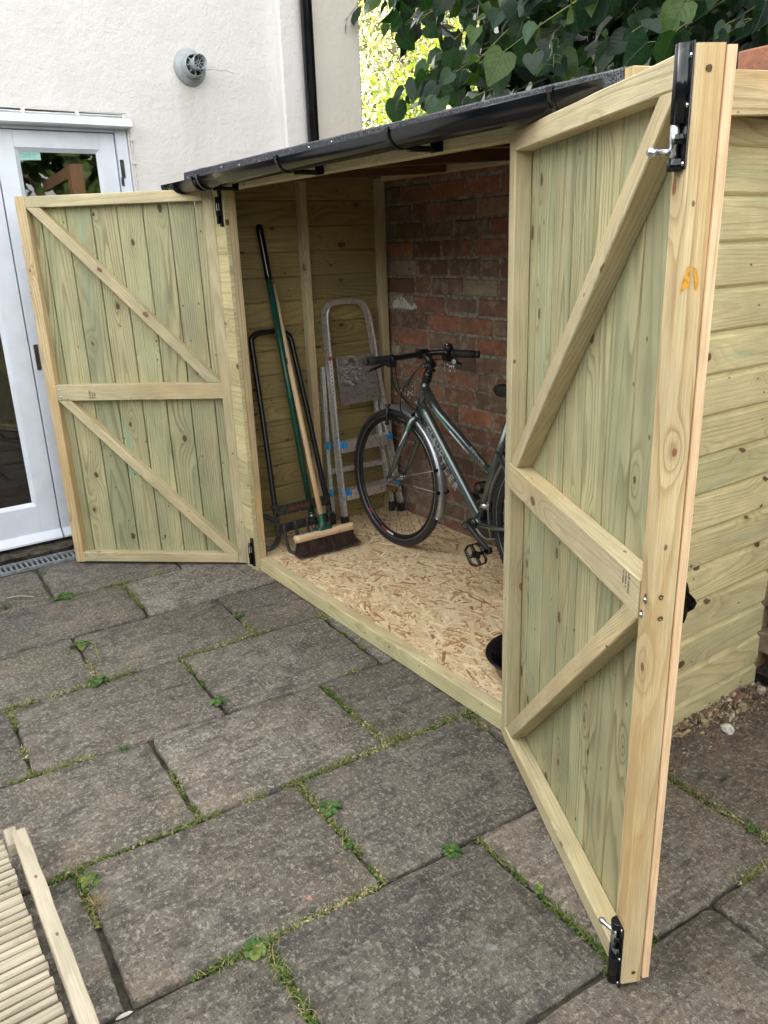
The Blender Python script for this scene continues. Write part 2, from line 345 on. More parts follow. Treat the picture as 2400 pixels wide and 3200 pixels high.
M['frame'] = m_frame()
def m_alu(nm, lo, hi, pt):
    t = NT(nm); o = t.obj(); n = t.noise(o, 60, 5, .65); sp = t.ramp(t.noise(o, 26, 5, .6), .665, .70)
    cc = t.mix(t.ramp(n, .3, .7), lo, hi); cc = t.mix(t.m_('MULTIPLY', sp, pt), cc, (.72, .71, .70))
    return t.fin(cc, t.ramp(n, .3, .7, .26, .46), t.bump(sp, .0006, .5), Metallic=t.m_('SUBTRACT', .72, t.m_('MULTIPLY', sp, .72 * pt)))
M['alu'] = m_alu('scuffed_aluminium', (.66, .65, .65), (.84, .84, .84), .45); M['alup'] = m_alu('paint_stained_aluminium', (.38, .365, .355), (.60, .585, .57), .8)
def m_felt():
    t = NT('mineral_felt'); o = t.obj(); n = t.n('ShaderNodeTexVoronoi', None, Vector=o, Scale=420.0); sp = t.n('ShaderNodeSeparateColor', None, Color=n.outputs['Color'])
    b = t.ramp(t.noise(o, 5, 3), .3, .7, .75, 1.25); cc = t.mix(t.ramp(sp.outputs[0], .35, .95), (.022, .023, .028), (.15, .155, .175))
    return t.fin(t.mix(1.0, cc, t.comb(b, b, b), 'MULTIPLY'), .85, t.bump(sp.outputs[1], .002, .8))
M['felt'] = m_felt()
def m_render(name, c, st=(.60, .56, .52)):
    t = NT(name); o = t.obj(); a = t.noise(o, 3.0, 4); b = t.noise(o, 26, 5, .6); c2 = t.noise(o, 120, 3)
    sx = t.n('ShaderNodeSeparateXYZ', None, Vector=o)
    run = t.noise(t.comb(t.m_('MULTIPLY', sx.outputs[1], 7), t.m_('MULTIPLY', sx.outputs[2], .7), 0.0), 1.0, 4, .6)
    cc = t.mix(t.ramp(a, .35, .75, 0, .5), c, tuple(x * .88 for x in c)); cc = t.mix(t.ramp(run, .56, .8, 0, .35), cc, st)
    cc = t.mix(t.ramp(t.noise(o, 7.5, 6, .7), .68, .76, 0, .3), cc, tuple(x * .78 for x in st))
    if name == 'painted_render':
        yy, zz = sx.outputs[1], sx.outputs[2]; fy = t.ramp(t.m_('ABSOLUTE', t.m_('SUBTRACT', t.m_('ADD', yy, t.m_('MULTIPLY', t.m_('SUBTRACT', run, .5), .12)), .325)), .02, .085, 1, 0); fz = t.m_('MULTIPLY', t.ramp(zz, 1.85, 2.32), t.ramp(zz, 2.36, 2.42, 1, 0))
        cc = t.mix(t.m_('MULTIPLY', t.m_('MULTIPLY', fy, fz), .22), cc, (.44, .36, .30))
    h = t.m_('ADD', t.m_('MULTIPLY', a, .9), t.m_('ADD', t.m_('MULTIPLY', b, .55), t.m_('MULTIPLY', c2, .18)))
    return t.fin(cc, .8, t.bump(h, .02, .55))
M['render'] = m_render('painted_render', (.735, .71, .69)); M['pier'] = m_render('cream_render', (.74, .675, .595), (.60, .54, .47))
def m_paving():
    t = NT('riven_paving'); o = t.obj(); a, tr, tg, tb = t.tone()
    sh = t.n('ShaderNodeVectorMath', {'operation': 'ADD'}, i0=o, i1=t.comb(t.m_('MULTIPLY', tb, 37), t.m_('MULTIPLY', tg, 19), 0.0)).outputs[0]
    big = t.noise(sh, 3.2, 4, .6); mid = t.noise(sh, 16, 5, .65, dist=.4); fin_ = t.noise(sh, 75, 5, .75); gr = t.noise(sh, 260, 3, .7)
    wa = t.n('ShaderNodeAttribute', {'attribute_name': 'Tone'}).outputs['Alpha']
    cc = t.mix(t.ramp(mid, .32, .68), (.100, .090, .077), (.245, .222, .188))
    cc = t.mix(t.ramp(big, .50, .70, 0, .65), cc, (.29, .235, .168)); cc = t.mix(t.ramp(t.noise(sh, 1.7, 5, .65), .50, .40, 0, .45), cc, (.080, .072, .064))
    cc = t.mix(t.m_('MULTIPLY', wa, t.ramp(t.noise(sh, 4.5, 5, .65), .38, .62, .1, .85)), cc, (.27, .175, .115))
    cc = t.mix(t.m_('MULTIPLY', tg, t.ramp(t.noise(sh, 2.2, 4, .6), .45, .68, 0, .8)), cc, (.12, .12, .06))
    cc = t.mix(t.ramp(fin_, .51, .62, 0, .72), cc, (.50, .455, .38)); cc = t.mix(t.ramp(gr, .57, .68, 0, .6), cc, (.56, .52, .46))
    cc = t.mix(t.ramp(t.noise(sh, 110, 4, .7), .54, .66, 0, .75), cc, (.045, .040, .035))
    cc = t.mix(t.ramp(t.noise(sh, 9, 7, .78), .54, .64, 0, .62), cc, (.066, .060, .054))
    strk = t.noise(t.n('ShaderNodeMapping', None, Vector=sh, Scale=(34, 7, 20), Rotation=(0, 0, .12)).outputs[0], 1.0, 5, .7); cc = t.mix(t.ramp(strk, .54, .68, 0, .5), cc, (.36, .33, .28)); cc = t.mix(t.ramp(strk, .46, .34, 0, .6), cc, (.052, .048, .044))
    lich = t.n('ShaderNodeTexVoronoi', None, Vector=sh, Scale=2.1); lm = t.ramp(t.m_('ADD', lich.outputs[0], t.m_('MULTIPLY', t.noise(o, 50, 3), .05)), .045, .062, 1, 0)
    cc = t.mix(t.m_('MULTIPLY', lm, .5), cc, (.50, .50, .50))
    vs = t.n('ShaderNodeTexVoronoi', None, Vector=t.n('ShaderNodeVectorMath', {'operation': 'ADD'}, i0=sh, i1=t.comb(t.m_('MULTIPLY', gr, .006), t.m_('MULTIPLY', fin_, .008), 0.0)).outputs[0], Scale=95.0); vsc = t.n('ShaderNodeSeparateColor', None, Color=vs.outputs['Color'])
    cc = t.mix(t.m_('MULTIPLY', t.ramp(vsc.outputs[0], .962, .97), t.ramp(vs.outputs[0], .10, t.m_('ADD', .12, t.m_('MULTIPLY', vsc.outputs[1], .25)), 1, 0)), cc, (.60, .55, .47))
    cc = t.mix(1.0, cc, t.comb(tr, tr, tr), 'MULTIPLY')
    st = t.noise(t.n('ShaderNodeMapping', None, Vector=sh, Scale=(9, 3.2, 9), Rotation=(0, 0, .5)).outputs[0], 1.0, 5, .6)
    h = t.m_('ADD', t.m_('ADD', t.m_('MULTIPLY', st, 1.3), t.m_('MULTIPLY', strk, .7)), t.m_('ADD', t.m_('MULTIPLY', mid, .8), t.m_('MULTIPLY', fin_, .55)))
    return t.fin(cc, t.ramp(mid, .3, .7, .66, .88), t.bump(h, .024, 1.0))
M['paving'] = m_paving()
def m_soil():
    t = NT('dark_soil'); o = t.obj(); cc = t.mix(t.ramp(t.noise(o, 40, 5, .7), .3, .7), (.016, .013, .010), (.075, .062, .045))
    cc = t.mix(t.ramp(t.noise(o, 9, 4), .45, .7, 0, .7), cc, (.055, .062, .018)); return t.fin(cc, .95, t.bump(t.noise(o, 90, 5, .7), .01, .9))
M['soil'] = m_soil()
def m_brick():
    t = NT('old_red_brick'); o = t.obj(); a, r, g, b = t.tone(); n = t.noise(o, 22, 5, .65); f = t.ramp(n, .25, .75, .72, 1.25)
    cc = t.mix(1.0, a, t.comb(f, f, f), 'MULTIPLY')
    cc = t.mix(t.ramp(t.noise(o, 3.5, 4, .6), .40, .62, 0, .55), cc, (.125, .085, .06)); cc = t.mix(t.ramp(t.noise(o, 11, 5, .7), .52, .66, 0, .6), cc, (.33, .27, .21)); cc = t.mix(t.ramp(t.noise(o, 16, 5, .7), .57, .70, 0, .8), cc, (.055, .038, .03))
    return t.fin(cc, .88, t.bump(t.m_('ADD', n, t.m_('MULTIPLY', t.noise(o, 130, 4), .5)), .006, .8))
M['brick'] = m_brick(); M['mortar'] = plain('grey_mortar', (.235, .205, .16), .92, var=.4, nsc=45, bmp=1.0)
def m_glass():
    t = NT('window_glass'); t.t.nodes.remove(t.b)
    fr = t.n('ShaderNodeFresnel', None, IOR=1.55); tr = t.n('ShaderNodeBsdfTransparent', None, Color=(.78, .83, .82, 1)); gl = t.n('ShaderNodeBsdfGlossy', None, Roughness=.015, Color=(1, 1, 1, 1))
    mx = t.n('ShaderNodeMixShader', None, i0=t.m_('ADD', t.m_('MULTIPLY', fr.outputs[0], 1.3), .05)); t.l(tr.outputs[0], mx.inputs[1]); t.l(gl.outputs[0], mx.inputs[2]); t.l(mx.outputs[0], t.out.inputs[0]); return t.m
M['glass'] = m_glass()

# ================================================================== SETTING
g = MB(); g.poly([(-150, -150, -.014), (150, -150, -.014), (150, 150, -.014), (-150, 150, -.014)]); tag(g.build('ground', M['soil']), kind='structure')
# paving: rows bounded by nearly straight joints x = XB + SL*(y+.7); running-bond cross joints
XB = [-.79, -.30, .135, .59, 1.075, 1.553, 2.042, 2.527, 3.0, 3.47, 3.95, 4.42, 4.9]
SL = [.03, .03, .045, .05, .08, .06, .062, .07, .07, .07, .07, .07, .07]
CY = [-.905, -.615, -.962, -.665, -.957, -.672, -1.018, -.74, -1.05, -.72, -1.03, -.7]
PIT = [.62, .64, .645, .632, .63, .64, .622, .64, .64, .64, .64, .64]
JOINTS = []
def gx(i, y): return XB[i] + SL[i] * (y + .7)
def edge(a, b, n, amp):
    a, b = V(a), V(b); d = b - a; nr = V((-d.y, d.x)).normalized(); o = rng.random() * 99; out = []
    for k in range(n):
        t = k / n; w = amp * (mnoise.noise(V((o + t * d.length * 5, 0, 0))) + .7 * mnoise.noise(V((o + t * d.length * 17, 3, 0)))); out.append(a + d * t + nr * w)
    return out
pv = MB()
def slab(i, y0, y1):
    gl = rng.uniform(.004, .008); xm = (XB[i] + XB[i + 1]) / 2
    ty = lambda x, y: y - .035 * (x - xm)
    cs = [V((gx(i, y0) + gl, ty(gx(i, y0), y0) + gl)), V((gx(i + 1, y0) - gl, ty(gx(i + 1, y0), y0) + gl)), V((gx(i + 1, y1) - gl, ty(gx(i + 1, y1), y1) - gl)), V((gx(i, y1) + gl, ty(gx(i, y1), y1) - gl))]
    ol = []
    for k in range(4):
        e = edge(cs[k], cs[(k + 1) % 4], 26, .0062); e[0] = cs[k] + (cs[(k + 2) % 4] - cs[k]).normalized() * rng.choice([.002, .003, .005, .008, .014]); ol += e
    ctr = sum((V(c) for c in cs), V((0, 0))) / 4; tx, tyy, z0 = rng.uniform(-.012, .012), rng.uniform(-.012, .012), rng.uniform(-.005, .003)
    c = (rng.uniform(.82, 1.30), rng.random() ** 2 * .9, rng.random(), (.95 if (i >= 6 and y0 > .1) else .45 if i >= 6 and y0 > -.5 else rng.random() ** 2 * .4)); n = len(ol)
    zz = lambda q: z0 + (q.x - ctr.x) * tx + (q.y - ctr.y) * tyy
    rings = []
    for ins, dz in ((0, -.04), (0, -.010), (.002, -.0035), (.007, 0)):
        r = []
        for q in ol:
            p = q + (ctr - q).normalized() * ins * (1 + .6 * mnoise.noise(V((q.x * 20, q.y * 20, 5)))); r.append((p.x, p.y, zz(q) + dz))
        rings.append(pv.add(r))
    for a, b in zip(rings, rings[1:]):
        for k in range(n): l = (k + 1) % n; pv.face([a + k, a + l, b + l, b + k], None, c, 0, True)
    pv.face([rings[-1] + k for k in range(n)], None, c, 0, True)
for i in range(len(XB) - 1):
    ymax = .30 if i < 6 else .865; ymin = -3.4
    ys = [CY[i] + PIT[i] * k for k in range(-5, 4)]; ys = [y for y in ys if ymin < y < ymax - .1]
    ys = [ymin] + ys + [ymax]
    if i == 3: ys = [y for y in ys if y < -.2] + [-.035, .3]
    if i == 5: ys = [y for y in ys if y < -.2] + [-.035, .3]
    for a, b in zip(ys, ys[1:]): slab(i, a, b)
    xm = (XB[i] + XB[i + 1]) / 2
    for y in ys[1:-1]: JOINTS.append((V((gx(i, y), y - .035 * (gx(i, y) - xm), 0)), V((gx(i + 1, y), y - .035 * (gx(i + 1, y) - xm), 0)), 1.0))
for i in range(1, len(XB) - 1): JOINTS.append((V((gx(i, -2.4), -2.4, 0)), V((gx(i, .02 if i < 6 else .85), .02 if i < 6 else .85, 0)), .8))
tag(pv.build('patio', M['paving']), kind='structure')

# moss, grass and dry stalks growing in the joints
GREENS = [(.08, .14, .022), (.13, .18, .03), (.06, .12, .025), (.21, .24, .055), (.32, .30, .11), (.50, .44, .28), (.60, .55, .42)]
def blade(mb, p, d, L, w, c, droop=.5):
    d = V(d).normalized(); s = d.cross(V((0, 0, 1))); s = (s if s.length > .1 else V((1, 0, 0))).normalized() * w / 2; q = V(p); b = mb.add([q - s, q + s])
    n = 3
    for k in range(1, n + 1):
        t = k / n; e = q + d * L * t + V((0, 0, -droop * L * t * t)); e.z = max(e.z, .002); ww = s * (1 - t * .92); i = mb.add([e - ww, e + ww]); mb.face([b, b + 1, i + 1, i], None, c); b = i
mo = MB(); gr = MB()
for (a, b, dens) in JOINTS:
    d = b - a; L = d.length; d.normalize(); sd = V((-d.y, d.x, 0)); k = 0.0; o = rng.random() * 50
    while k < L:
        p = a + d * k; f = mnoise.noise(V((p.x * 2.3 + 11, p.y * 2.3, 4))) + .55 * mnoise.noise(V((p.x * 9, p.y * 9, 1))); k += .0055
        if p.x < .4: f -= .15
        if f < .06 + (0.10 if dens < 1 else 0): continue
        near = (p - V((CAM.x, CAM.y, 0))).length < 3.6
        col_i = mnoise.noise(V((p.x * 3, p.y * 3, 9)))
        for q in range(int((8 if near else 4) + 12 * max(0, f))):
            c = GREENS[min(6, max(0, int((col_i + .45) * 4 + rng.gauss(1.2, 1.3))))]; c = jc(c, .7, 1.25) + (1,)
            w = .0038 + .010 * max(0, f - .06); pp = p + sd * rng.gauss(0, w) + V((0, 0, rng.uniform(-.012, .004)))
            s = rng.uniform(.0016, .0054); e = Euler((rng.uniform(-.9, .9), rng.uniform(-.9, .9), rng.random() * 6.3)).to_matrix()
            mo.poly([pp + e @ V(v) * s for v in ((-1, -.5, 0), (.1, -.9, .3), (1, .1, 0), (.1, .9, .2))], c)
        if f > -.1 and rng.random() < .7:
            for q in range(rng.randint(1, 3 + int(12 * max(0, f)))):
                an = rng.random() * 6.3; dry = rng.random() < .38 + .4 * col_i; c = rng.choice([(.34, .28, .14), (.42, .35, .2)] if dry else [(.10, .16, .035), (.15, .20, .05), (.07, .13, .03)])
                blade(gr, p + sd * rng.gauss(0, .006), (math.cos(an), math.sin(an), rng.uniform(.3, 1.4)), rng.uniform(.012, .058), .0021, (*c, 1))
tag(mo.build('joint_moss', M['weed']), 'low yellow green moss filling the joints between the paving slabs', 'moss', kind='stuff')
tag(gr.build('joint_grass', M['weed']), 'thin green and straw coloured grass blades sprouting along the paving joints', 'grass', kind='stuff')

# leafy weeds, each a plant of its own
def weed(x, y, r, n, kind, label, cols):
    t = thing('weed', (x, y, 0), label, 'weed', 'weeds growing in the paving joints'); lv = MB(); st = MB(); z = V((x, y, .002))
    for i in range(n):
        an = i * 2.4 + rng.uniform(-.4, .4); L = r * rng.uniform(.55, 1.1); el = rng.uniform(.15, .7); d = V((math.cos(an), math.sin(an), el)).normalized(); c = jc(rng.choice(cols), .75, 1.25) + (1,)
        if kind == 'tuft': blade(lv, z + V((rng.gauss(0, .006), rng.gauss(0, .006), 0)), (d.x, d.y, rng.uniform(.3, 1.6)), L * 1.1, .0028, c, .45); continue
        s = d.cross(V((0, 0, 1))).normalized(); p0 = z + d * L * .25; w = L * (.17 if kind == 'dandelion' else .32)
        st.tube([z, p0], .0009, 4)
        prev = None; K = 7
        for k in range(K + 1):
            q = k / K; ww = w * math.sin(PI * min(1, .08 + q * .92)) ** .7 * (1 + (.45 * (k % 2) if kind == 'dandelion' else .06 * (k % 2))); e = p0 + d * L * .75 * q + V((0, 0, -L * .45 * q * q)); e.z = max(e.z, .003)
            i2 = lv.add([e - s * ww + V((0, 0, ww * .25)), e, e + s * ww + V((0, 0, ww * .25))])
            if prev is not None:
                lv.face([prev, prev + 1, i2 + 1, i2], None, c); lv.face([prev + 1, prev + 2, i2 + 2, i2 + 1], None, c)
            prev = i2
    lv.build('foliage', M['weed'], t)
    if st.f: st.build('stem', M['stem'], t)
GA = [(.06, .14, .028), (.09, .18, .04), (.045, .11, .03)]; GY = [(.14, .20, .04), (.18, .22, .05)]; GD = [(.33, .22, .10), (.42, .32, .17), (.24, .19, .07)]
weed(.234, -.95, .055, 10, 'dandelion', 'bushy green weed in the joint beside a curled dry stem, far left of the patio', GA + GY)
weed(.575, -.98, .045, 9, 'broad', 'dark broad leaved weed where two joints meet, nearer than the bushy far left weed', GA)
weed(-.306, -.874, .05, 12, 'broad', 'spreading small leaved weed at the foot of the gap near the drain grate', GA)
weed(1.0, -.667, .04, 10, 'broad', 'round leaved green weed at the lower end of a mossy cross joint, mid patio', GA)
weed(1.715, -.647, .048, 12, 'dandelion', 'jagged dandelion rosette lying over the slab edge, centre of the foreground', GA)
weed(1.874, -.682, .024, 4, 'broad', 'small four leaved weed below the dandelion rosette in the same joint', GA)
weed(2.025, -1.03, .04, 14, 'broad', 'clump of heart shaped leaves at a crossing of joints in the near foreground', GA + GY)
weed(1.585, -1.285, .036, 10, 'broad', 'green weed at the top of the joint beside the slatted decking', GA + GY)
weed(1.672, -1.29, .05, 34, 'tuft', 'dried brown starburst tuft of grass beside the slatted decking', GD)
weed(.395, -.31, .034, 7, 'broad', 'little green weed in the short joint nearest the shed sill', GA)
weed(-.362, -1.128, .06, 30, 'tuft', 'tall green grass tuft at the far left edge of the patio', GA + GY)
weed(1.07, -1.03, .055, 22, 'tuft', 'long flat grass blades lying along the joint, left of the middle', GA)
weed(2.062, -.478, .036, 16, 'dandelion', 'low crinkled weed in the joint left of the open right door', GA)
weed(2.294, -.388, .022, 8, 'broad', 'few small round leaves in the mossy joint below the open right door', GA + GY)
weed(2.487, .223, .034, 3, 'broad', 'lone two leaved seedling in the joint to the right of the open right door', GA)
weed(1.56, -.287, .05, 26, 'tuft', 'pale dry grass tuft in the joint in front of the shed sill', GY + GD)
weed(2.127, -1.012, .045, 24, 'tuft', 'bright green grass tuft in the nearest joint at the bottom of the photo', GA + GY)
weed(-.70, -.885, .025, 7, 'broad', 'tiny green weed right beside the drain grate', GA)

def stone(name, x, y, r, c, label, cat, sq=(1, .6, .35), z=0):
    bm = bmesh.new(); bmesh.ops.create_icosphere(bm, subdivisions=2, radius=r); m = MB(); an = rng.random() * 6; e = Euler((0, 0, an)).to_matrix(); o = rng.random() * 30
    for v in bm.verts:
        k = 1 + .35 * mnoise.noise(v.co / r * 1.1 + V((o, 0, 0))); q = e @ V((v.co.x * k * sq[0], v.co.y * k * sq[1], v.co.z * k * sq[2])); m.v.append(V((x, y, z + r * sq[2] * .7)) + q)
    for f in bm.faces: m.face([v.index for v in f.verts], None, c)
    bm.free(); ob = m.build(name, M['rubble']); tag(ob, label, cat); return ob
stone('pebble', 1.973, -.861, .015, (.30, .20, .15, 1), 'small reddish brown pebble lying on the slab in the foreground', 'pebble')
stone('plaster_fragment', 2.011, -1.335, .013, (.62, .60, .56, 1), 'white elongated chip by the joint near the bottom left, beside the decking', 'chip', (1.3, .4, .2))
stone('plaster_fragment', 2.19, .57, .025, (.60, .57, .53, 1), 'largest whitish lump of old mortar at the foot of the right shed wall', 'chip', (1, .8, .6))
tw = MB(); tw.tube([(-.47, -1.10, .006), (-.44, -1.04, .012), (-.40, -.99, .006)], .003, 6); tag(tw.build('twig', plain('pale_dry_twig', (.42, .36, .27), .8)), 'pale dry twig lying by the grass tuft at far left', 'twig')
tw = MB(); tw.tube([(.20, -.93, .01), (.28, -.90, .014), (.37, -.915, .008), (.45, -.925, .004)], .0022, 6); tag(tw.build('twig', M['stem']), 'curled dry plant stem lying beside the bushy far left weed', 'twig')
# rubble strip at the foot of the right shed wall
rb = MB()
for i in range(2600):
    y = rng.uniform(.22, .9); x = 2.083 + abs(rng.gauss(0, .022 + .05 * max(0, y - .45))); r = rng.choice([.0015, .002, .002, .003, .003, .004, .005, .009]) * rng.uniform(.7, 1.5)
    if rng.random() < .12: x += rng.uniform(0, .12); r = .003
    c = rng.choice([(.36, .29, .18), (.28, .21, .12), (.44, .37, .25), (.15, .10, .07), (.24, .11, .075), (.10, .075, .055), (.50, .44, .34), (.22, .17, .10), (.17, .12, .07)]); e = Euler([rng.random() * 6 for _ in range(3)]).to_matrix()
    p = V((x, y, rng.uniform(-.01, .012) * (1 if x < 2.14 else .2) + .004)); sq = (rng.uniform(.6, 2.2), rng.uniform(.5, 1), rng.uniform(.25, .8))
    vs = [p + e @ V((a * sq[0], b * sq[1], cc * sq[2])) * r for a, b, cc in ((-1, -1, -1), (1, -.8, -1), (.9, 1, -1), (-1, .9, -1), (-.8, -.9, 1), (.9, -.7, .8), (.7, .8, 1), (-.9, 1, .7))]
    k = rb.add(vs)
    for f in ((0, 3, 2, 1), (4, 5, 6, 7), (0, 1, 5, 4), (1, 2, 6, 5), (2, 3, 7, 6), (3, 0, 4, 7)): rb.face([k + q for q in f], None, (*c, 1))
tag(rb.build('rubble', M['rubble']), 'loose mortar crumbs, brick chips and straw along the foot of the right shed wall', 'rubble', kind='stuff')

# ================================================================== HOUSE
house = thing('house', (-1.02, 0, 0), 'white rendered house wall with a glazed white door, behind the open left shed door', 'house')
h = MB(); X = -1.02
def wq(y0, y1, z0, z1, x=X): h.poly([(x, y0, z0), (x, y1, z0), (x, y1, z1), (x, y0, z1)])
YO0, YO1, ZO = -1.46, -.05, 2.195
wq(-11, YO0, -.1, 7); wq(YO1, .833, -.1, 7); wq(YO0, YO1, ZO, 7)
for a, b in (((X, YO0, 0), (X, YO0, ZO)), ((X, YO1, ZO), (X, YO1, 0)), ((X, YO0, ZO), (X, YO1, ZO))):
    h.poly([a, b, (X - .16, b[1], b[2]), (X - .16, a[1], a[2])])
h.poly([(X, -11, -.1), (X, -11, 7), (-9, -11, 7), (-9, -11, -.1)]); h.poly([(-9, 1.36, -.1), (-9, 1.36, 7), (-9, -11, 7), (-9, -11, -.1)]); h.poly([(X, -11, 7), (X, 1.36, 7), (-9, 1.36, 7), (-9, -11, 7)]); h.poly([(X - .01, 1.36, -.1), (-9, 1.36, -.1), (-9, 1.36, 7), (X - .01, 1.36, 7)])
h.build('wall', M['render'], house)
q = MB(); q.tube([(-1.0205, .42, 2.435), (-1.0205, .455, 2.441), (-1.0205, .49, 2.436), (-1.0205, .53, 2.440), (-1.0205, .56, 2.434), (-1.0205, .585, 2.428)], [.001, .0014, .001, .0016, .0012, .0006], 5); q.build('plaster_crack', M['mortar'], house)
q = MB(); q.box((-1.1, .833, -.1), (-.95, 1.01, 7), .012, ax=2); q.build('pilaster', M['render'], house)
q = MB(); q.box((-1.1, 1.012, -.1), (-.953, 1.366, 7), .012, ax=2); q.build('pier', M['pier'], house)
q = MB()
for a, b in (((-5, -3, .02), (-1.2, 1.2, .03)), ((-5, -3, 2.6), (-1.2, 1.2, 2.62)), ((-5.02, -3, 0), (-5, 1.2, 2.6)), ((-5, -3.02, 0), (-1.2, -3, 2.6)), ((-5, 1.2, 0), (-1.2, 1.22, 2.6))): q.box(a, b)
q.build('room', M['roomw'], house)
# door frame, two glazed leaves, drip board
fr = MB(); fr.box((-1.10, -.11, 0), (-1.03, -.052, 2.19), .004, ax=2); fr.box((-1.10, YO0 + .002, 2.112), (-1.035, -.112, 2.19), .003, ax=1); fr.box((-1.10, YO0 + .003, 0), (-1.03, YO0 + .055, 2.11), .004, ax=2)
fr.build('door_frame', M['white'], house)
q = MB(); q.prof((0, -1.56, 0), (0, 1, 0), (1, 0, 0), (0, 0, 1), 1.52, [(-1.03, 2.128), (-.965, 2.128), (-.958, 2.134), (-.965, 2.168), (-1.03, 2.185)], seg=8, jit=.0008); q.build('drip_board', M['white'], house)
q = MB(); q.box((-1.06, -1.5, 2.186), (-1.012, -.05, 2.2), ax=1); q.build('gap_shade', M['soil'], house)  # dark strip standing in for the shade in the gap over the door
def leaf_door(y0, y1, g0, g1, name='glazed_door'):
    XF = -1.045; m = MB(); zb, zt, gz0, gz1 = .05, 2.108, .255, 2.03
    m.box((XF - .045, y0, zb), (XF, g0, zt), .003, ax=2); m.box((XF - .045, g1, zb), (XF, y1, zt), .003, ax=2)
    m.box((XF - .045, g0, gz1), (XF - .0005, g1, zt - .0005), .002, ax=1); m.box((XF - .045, g0, zb + .0005), (XF - .0005, g1, gz0), .002, ax=1)
    m.prof((0, y0 + .001, 0), (0, 1, 0), (1, 0, 0), (0, 0, 1), y1 - y0 - .002, [(XF - .001, .052), (XF + .03, .056), (XF + .03, .066), (XF - .001, .105)])
    d = m.build(name, M['white'], house)
    bd = MB()   # putty bead round the pane
    for (a, b, dz) in (((XF, g0, gz0), (XF, g1, gz0), (0, 0, 1)), ((XF, g0, gz1), (XF, g1, gz1), (0, 0, -1)), ((XF, g0, gz0), (XF, g0, gz1), (0, 1, 0)), ((XF, g1, gz0), (XF, g1, gz1), (0, -1, 0))):
        a, b, dz = V(a), V(b), V(dz); bd.poly([a + V((-.002, 0, 0)), b + V((-.002, 0, 0)), b + dz * .018 + V((-.018, 0, 0)), a + dz * .018 + V((-.018, 0, 0))])
    bd.build('glazing_bead', M['white'], d)
    p = MB(); p.poly([(XF - .02, g0, gz0), (XF - .02, g1, gz0), (XF - .02, g1, gz1), (XF - .02, g0, gz1)]); p.build('pane', M['glass'], d); return d
dl = leaf_door(-.688, -.115, -.60, -.195); dl2 = leaf_door(-1.40, -.694, -1.31, -.795)
q = MB(); q.box((-1.0449, -.672, .97), (-1.042, -.65, 1.10), .001, ax=2); q.build('lock_plate', plain('aged_brass', (.10, .07, .04), .5, .6), dl)
q = MB(); q.box((-1.03, -.105, 1.90), (-1.024, -.085, 1.985), .002, ax=2); q.box((-1.03, -.11, 1.86), (-1.026, -.095, 1.9), .002, ax=2); q.build('hinge', M['bdirty'], dl)
q = MB(); q.poly([(-1.0645, -.585, 1.975), (-1.0645, -.483, 1.978), (-1.0645, -.483, 2.024), (-1.0645, -.585, 2.022)]); stk = q.build('security_sticker', M['stickt'], dl)
text('lettering', 'TOTAL SECURITY', .0125, (-1.0642, -.58, 1.999), (0, 1, 0), (0, 0, 1), M['tealink'], dl, spacing=.9)
text('lettering', 'ALARM SYSTEMS & CCTV', .0055, (-1.0642, -.57, 1.989), (0, 1, 0), (0, 0, 1), M['tealink'], dl)
q = MB()
q.tube([(-.99, -1.5, 2.182), (-.985, -.9, 2.186), (-.99, -.5, 2.180), (-.988, -.06, 2.184), (-1.0, -.042, 2.17), (-1.012, -.037, 2.10), (-1.012, -.036, 1.6), (-1.012, -.03, .5), (-1.012, -.03, .1)], .004, 6)
q.tube([(-.985, -1.5, 2.193), (-.98, -.8, 2.195), (-.985, -.08, 2.192)], .003, 6)
for y in (-.9, -.55, -.3, -.07): q.box((-.992, y - .008, 2.172), (-.974, y + .008, 2.192), .002)
for z in (2.08, 1.97, 1.7): q.box((-1.02, -.044, z - .006), (-1.004, -.026, z + .006), .001)
q.build('alarm_cable', M['cablew'], house)
q = MB(); q.prof((0, -1.7, 0), (0, 1, 0), (1, 0, 0), (0, 0, 1), 1.72, [(-1.06, .0), (-.955, .0), (-.945, .022), (-.96, .03), (-1.06, .036)], seg=30, jit=.004); q.build('threshold', plain('mossy_stone_sill', (.055, .046, .032), .95, var=.7, nsc=30, bmp=1), house)
q = MB(); o = V((-1.5, -1.5, .034))
for i in range(9):
    for j in range(26):
        c = (.16, .018, .02, 1) if (i + j * 2) % 5 or i in (0, 8) else (.05, .02, .02, 1)
        if j in (0, 25) or i in (0, 8): c = (.12, .012, .015, 1)
        q.poly([o + V((-i * .1, j * .06, 0)), o + V((-i * .1, j * .06 + .06, 0)), o + V((-i * .1 - .1, j * .06 + .06, 0)), o + V((-i * .1 - .1, j * .06, 0))], c)
tag(q.build('rug', M['rug']), 'dark red patterned rug on the floor behind the glazed house door', 'rug')

# flue terminal, downpipe
fl = thing('flue_terminal', (-1.02, .313, 2.446), 'grey round boiler flue terminal sticking out of the white house wall', 'flue')
cx = V((-1.02, .325, 2.437)); ax = V((1, 0, 0))
q = MB(); q.lathe([(.0, .004), (.088, .004), (.086, .012), (.060, .030), (.056, .030)], cx, ax, 40); q.build('wall_collar', M['grey'], fl)
q = MB(); q.lathe([(.056, .0), (.056, .075), (.053, .078), (.049, .078), (.049, .02)], cx, ax, 36)
for k in range(8): a = k * PI / 4; d = V((0, math.cos(a), math.sin(a))); q.beam(cx + ax * .07 + d * .028, cx + ax * .07 + d * .050, .004, .012, ax.cross(d), 0)
q.build('outer_duct', M['grey'], fl)
q = MB(); q.lathe([(.0, .03), (.049, .03)], cx, ax, 24); q.lathe([(0, .05), (.026, .05)], cx, ax, 24); q.build('duct_shadow', M['dark'], fl)
